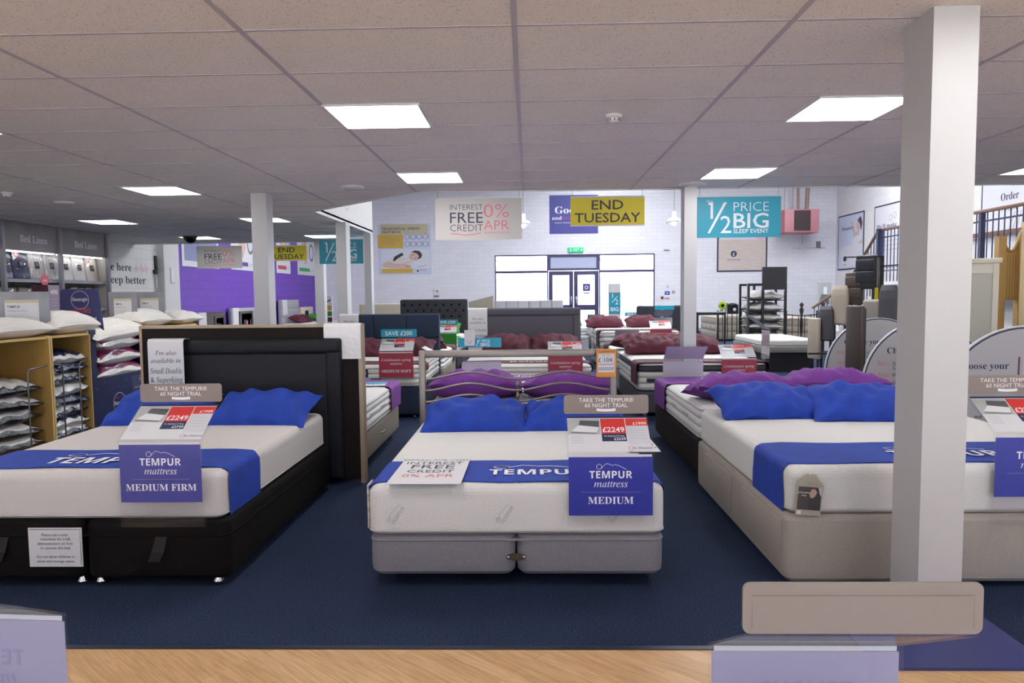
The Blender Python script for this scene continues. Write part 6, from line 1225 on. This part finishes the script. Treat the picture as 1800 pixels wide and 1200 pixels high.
p = at(1303, 543, Y=16.9); b = MB(); b.box(-.16, .16, 0, .3, -.13, .13, mat('black box', '1c1517', .5)); M = FRONT(0, -.001, 0); b.disc(.0, -.02, .04, INK_WHITE, M, 12, .001); b.rect(-.16, .16, .1, .13, CARD_GREY, M, .001)
put(b, 'show_box', 'black box with a white dot on the guest bed left of the pillow rack', 'box', (p.x, 17.45, p.z))
p = at(1409, 548, Y=15.9); t = thing('newel_lamp', 'dark turned post with a crown finial in front of the stair foot', 'bedpost', (p.x, 15.9, 0)); b = MB(); b.lathe([(.05, 0), (.05, .3), (.02, .5), (.04, .75), (.02, .95), (.05, p.z + .05), (.02, p.z + .1), (.05, p.z + .16), (.001, p.z + .22)], mat('dark pewter', '35332f', .4, metal=.5), 10); b.build('post', t)
# headboards shown edge on along the stand
def show_hb(label, px0, px1, py0, py1, Y, m, edge, split=.6, th=None, style=0, rest=0.0, lean=0):
    """headboard standing almost edge on: left face from px0 to the split, its edge from there to px1"""
    xs = px0 + (px1 - px0) * split; a, c = at(px0, py1, Y=Y), at(xs, py0, Y=Y); e = at(px1, py0, Y=Y); z0, z1 = a.z, c.z
    z0 = min(z0, z1 - .3); fw = c.x - a.x; tw = e.x - c.x; D = .9
    t = thing('display_headboard', label, 'headboard', (c.x, Y, z0), 0, 'headboards on the display stand')
    # the board runs back to the left: face visible through perspective and a slight turn
    ang = math.atan2(fw, D * .35); L = math.hypot(fw, D * .35); M = Matrix.Rotation(ang, 4, 'Z'); b = MB(); h = z1 - z0; r = min(.05, tw * .4)
    if style == 1: b.loft(-tw, tw * .0, 0, L, [(.02, 0), (0, .03), (0, h * .75), (.01, h * .9), (.03, h)], r, m, 4, M)
    else: b.rbox(-tw, 0, 0, L, 0, h, r, m, 3, M)
    b.build('board', t)
    b = MB(); b.rbox(-.001, tw * .3 + .01, .02, L - .02, .01, h - .03, r * .5, edge, 2, M); b.build('edge', t)
    if style == 2:
        for k in range(2): b = MB(); b.rbox(-tw - .012, -tw + .01, .01, L - .01, h * (.2 + .35 * k), h * (.22 + .35 * k) + .3 * h, .02, m, 2, M); b.build('padding', t)
    if z0 > .12:
        for s in (.15, .85): b = MB(); b.box(-tw * .6, -tw * .3, L * s - .02, L * s + .02, -z0, .02, BLACK_METAL, M); b.build('leg', t)
    return t
show_hb('cream slim headboard at the left end of the display stand', 1437, 1450, 559, 632, 11.6, LEATHER_CR, TAN_EDGE, .55)
show_hb('dark headboard with a grey padded face, second from the left on the display stand', 1458, 1476, 538, 600, 11.4, mat('dark grey leather', '4a484c', .35), LEATHER_BK, .55, style=1)
show_hb('cream rounded headboard with a crystal, third from the left on the display stand', 1481, 1505, 501, 572, 11.2, LEATHER_CR, TAN_EDGE, .6, style=1)
show_hb('brown leather headboard with padded bands on the display stand', 1505, 1525, 478, 536, 11.0, LEATHER_BR, LEATHER_BK, .7, style=2)
show_hb('night blue leather headboard hanging highest on the display stand', 1525, 1553, 447, 508, 10.8, LEATHER_BK, TAN_EDGE, .7, style=2)
show_hb('dark brown narrow headboard standing in front between two Choose your boards', 1513, 1531, 537, 660, 8.4, LEATHER_BR, LEATHER_BK, .5)
show_hb('taupe headboard left of the big white pillar on the display stand', 1542, 1571, 526, 620, 10.2, mat('taupe leather', '8f867d', .4), LEATHER_CR, .5)
show_hb('dark leather headboard next to the big white pillar on the display stand', 1570, 1596, 500, 600, 9.9, mat('dark grey leather', '4a484c', .35), LEATHER_BR, .55, style=1)
p = at(1543, 516, Y=10.6); b = MB(); b.box(-.045, .045, -.003, .003, -.09, .09, YELLOW); put(b, 'price_ticket', 'yellow ticket hanging under the night blue headboard', 'price ticket', p)
p = at(1561, 460, Y=10.4); t = thing('display_stand', 'black metal pole frame carrying the headboards left of the big white pillar', 'display stand', (p.x, 10.6, 0)); b = MB()
b.box(-.03, .03, -.03, .03, 0, at(1561, 450, Y=10.6).z, BLACK_METAL); b.build('post', t); b = MB(); b.box(-.5, .03, -.03, .03, at(1561, 452, Y=10.6).z, at(1561, 450, Y=10.6).z, BLACK_METAL); b.build('arm', t); b = MB(); b.box(-1.0, .5, -.4, .5, 0, .06, INK_DARK); b.build('base', t)
b = MB(); b.box(-1.0, .5, .1, .13, .55, .58, BLACK_METAL); b.build('rail', t)
# arched information boards
def arch(label, px0, pxa, ptop, Y, pspring, lines, side=.03):
    a = at(px0, pspring, Y=Y); c = at(pxa, ptop, Y=Y); w2 = c.x - a.x; zs = max(.25, a.z); H = c.z
    t = thing('information_board', label, 'information board', (c.x, Y, 0), 0, 'arched Choose your headboard boards')
    def pts(k): return [(-w2 * k, 0 + (1 - k)), (w2 * k, 0 + (1 - k))] + [(w2 * k * math.cos(PI * i / 28), zs + (H - zs - (1 - k) * w2) * math.sin(PI * i / 28)) for i in range(29)]
    b = MB(); b.prism(pts(1), -side, 0, CARD_GREY, FRONT(0, 0, 0)); b.poly(pts(.985), INK_NAVY, FRONT(0, 0, 0), .001); b.poly(pts(.965), mat('pale dove card', 'b9b5b6', .5), FRONT(0, 0, 0), .002)
    for s, size, px, py, st, ink, al in lines: q = at(px, py, Y=Y); b.text(s, FRONT(0, 0, 0), size, ink, st, q.x - c.x, q.z, None, al, .003)
    b.build('board', t)
arch('arched Choose your board behind the narrow dark brown headboard', 1450, 1545, 558, 9.5, 652, [('Choose your', .098, 1484, 605, 'serif', INK_NAVY, 'L'), ('Size:', .068, 1470, 622, 'italic', INK_PINK, 'L'), ('Single, Small', .05, 1492, 622, 'italic', INK_DARK, 'L'), ('Small Double', .05, 1492, 629, 'italic', INK_DARK, 'L'), ('Style:', .068, 1470, 640, 'italic', INK_PINK, 'L'), ('Wooden, Metal', .055, 1492, 640, 'italic', INK_DARK, 'L'), ('Colour:', .064, 1470, 651, 'italic', INK_PINK, 'L'), ('Our 20+', .06, 1491, 651, 'italic', INK_DARK, 'L'), ('Because the right', .06, 1460, 663, 'serif', INK_DARK, 'L'), ('headboard matters too', .05, 1457, 670, 'serif', INK_DARK, 'L')])
arch('arched Choose your board just left of the big white pillar', 1515, 1628, 564, 7.9, 680, [('Choose your', .095, 1559, 621, 'serif', INK_NAVY, 'L'), ('Size:', .068, 1542, 642, 'italic', INK_PINK, 'L'), ('Single, Small', .06, 1568, 642, 'italic', INK_DARK, 'L'), ('Small Double', .06, 1568, 650, 'italic', INK_DARK, 'L'), ('Style:', .068, 1542, 662, 'italic', INK_PINK, 'L'), ('Wooden, Metal', .06, 1568, 662, 'italic', INK_DARK, 'L'), ('Colour:', .064, 1541, 676, 'italic', INK_PINK, 'L'), ('Our 20+ fabrics', .06, 1567, 676, 'italic', INK_DARK, 'L')])
arch('arched Choose your board right of the big white pillar', 1650, 1806, 572, 6.25, 720, [('Choose your', .085, 1773, 648, 'serif', INK_NAVY, 'R'), ('not', .05, 1712, 735, 'serif', INK_DARK, 'L'), ('too', .05, 1710, 745, 'serif', INK_DARK, 'L')])
# wooden headboards at the right edge
Y = 8.7; a, c = at(1722, 600, Y=Y), at(1757, 456, Y=Y); w2 = c.x - a.x; t = thing('display_headboard', 'white painted panelled headboard right of the big white pillar', 'headboard', (c.x, Y, 0), 0, 'wooden headboards right of the pillar'); WP = mat('ivory paint', 'd3cfc4', .5, .1, 20)
M = Matrix.Rotation(math.radians(-30), 4, 'Z'); L = .8
b = MB(); b.box(-.06, 0, -.03, .03, 0, c.z - .04, WP, M); b.build('post', t); b = MB(); b.box(-L, -L + .06, -.03, .03, 0, c.z - .04, WP, M); b.build('post', t)
b = MB(); b.rbox(-L - .03, .03, -.05, .05, c.z - .04, c.z + .02, .008, WP, 2, M); b.box(-L, 0, -.02, .02, c.z - .16, c.z - .04, WP, M); b.build('top_rail', t); b = MB(); b.box(-L, 0, -.02, .02, .4, .52, WP, M); b.build('rail', t)
b = MB(); b.box(-L + .06, -.06, -.008, .008, .52, c.z - .16, mat('pale painted panel', 'b5b3a8', .5), M); b.build('panel', t)
Y = 9.3; a, c = at(1753, 585, Y=Y), at(1796, 412, Y=Y); z1 = at(1757, 418, Y=Y).z; zlow = at(1757, 527, Y=Y).z; w_ = c.x - a.x; t = thing('display_headboard', 'oak tongue and groove headboard with a dipped top behind the white panelled one', 'headboard', (a.x, Y, 0), 0, 'wooden headboards right of the pillar')
M = FRONT(0, 0, 0); top = [(w_ * k / 10, z1 - .2 * math.sin(PI * k / 10 * .95) ** 1.2 + .12 * (k / 10) ** 2) for k in range(10, -1, -1)]
b = MB(); b.prism([(0, zlow), (w_, zlow)] + top, -.03, 0, PINE, M)
for k in range(1, 8): b.rect(w_ * k / 8 - .003, w_ * k / 8 + .003, zlow, z1 - .22, mat('groove brown', '7a6038', .7), M, .0006)
b.build('panel', t); b = MB(); b.tube([(x, -.012, z) for x, z in top], .02, PINE, 6); b.build('top_rail', t)
b = MB(); b.box(-.05, .05, -.05, .04, 0, z1 + .02, PINE); b.build('post', t); b = MB(); b.box(w_ - .05, w_ + .05, -.05, .04, 0, z1 + .02, PINE); b.build('post', t)
Y = 8.2; a, c = at(1794, 600, Y=Y), at(1812, 389, Y=Y); t = thing('display_headboard', 'pale oak headboard post cut off by the right edge of the photo', 'headboard', (a.x, Y, 0), 0, 'wooden headboards right of the pillar')
b = MB(); b.box(0, .1, -.05, .05, 0, c.z, mat('pale oak', 'cdb78c', .5, .1, 20)); b.build('post', t); b = MB(); b.box(.1, 1.3, -.02, .02, .6, c.z - .1, mat('pale oak', 'cdb78c', .5)); b.build('panel', t)
x0, x1 = at(1740, 560, Y=10.4).x, at(1830, 560, Y=10.4).x
divan('grey divan base standing behind the wooden headboards', x0, x1, 10.4, 12.2, .05, .4, PALEGREY_FAB, False)
mattress('grey mattress lying behind the wooden headboards', x0, x1, 10.4, 12.2, .402, .68, 'spring', mat('grey ticking', '8f8c8f', .8, .3, 60)); mattress('second grey mattress stacked behind the wooden headboards', x0, x1, 10.4, 12.2, .69, .95, 'spring', mat('grey ticking', '8f8c8f', .8, .3, 60))
b = MB(); p = at(1797, 648, Y=6.2); b.box(-.004, .004, -.003, .0, -.1, .1, mat('plum strip', '6a2550', .5)); put(b, 'shelf_strip', 'thin plum strip on the arched board at the right edge of the photo', 'strip', (p.x, 6.242, p.z))
# ------------------------------------------------------------------ colour management
vs = scene.view_settings; vs.view_transform = 'Standard'; vs.look = 'None'; vs.gamma = 1; vs.exposure = 0; vs.use_curve_mapping = False
scene.cycles.max_bounces = 8; scene.cycles.transparent_max_bounces = 24; scene.cycles.diffuse_bounces = 5; scene.cycles.use_denoising = True
scene.cycles.caustics_reflective = False; scene.cycles.caustics_refractive = False; scene.cycles.sample_clamp_indirect = 6
bpy.context.view_layer.update()
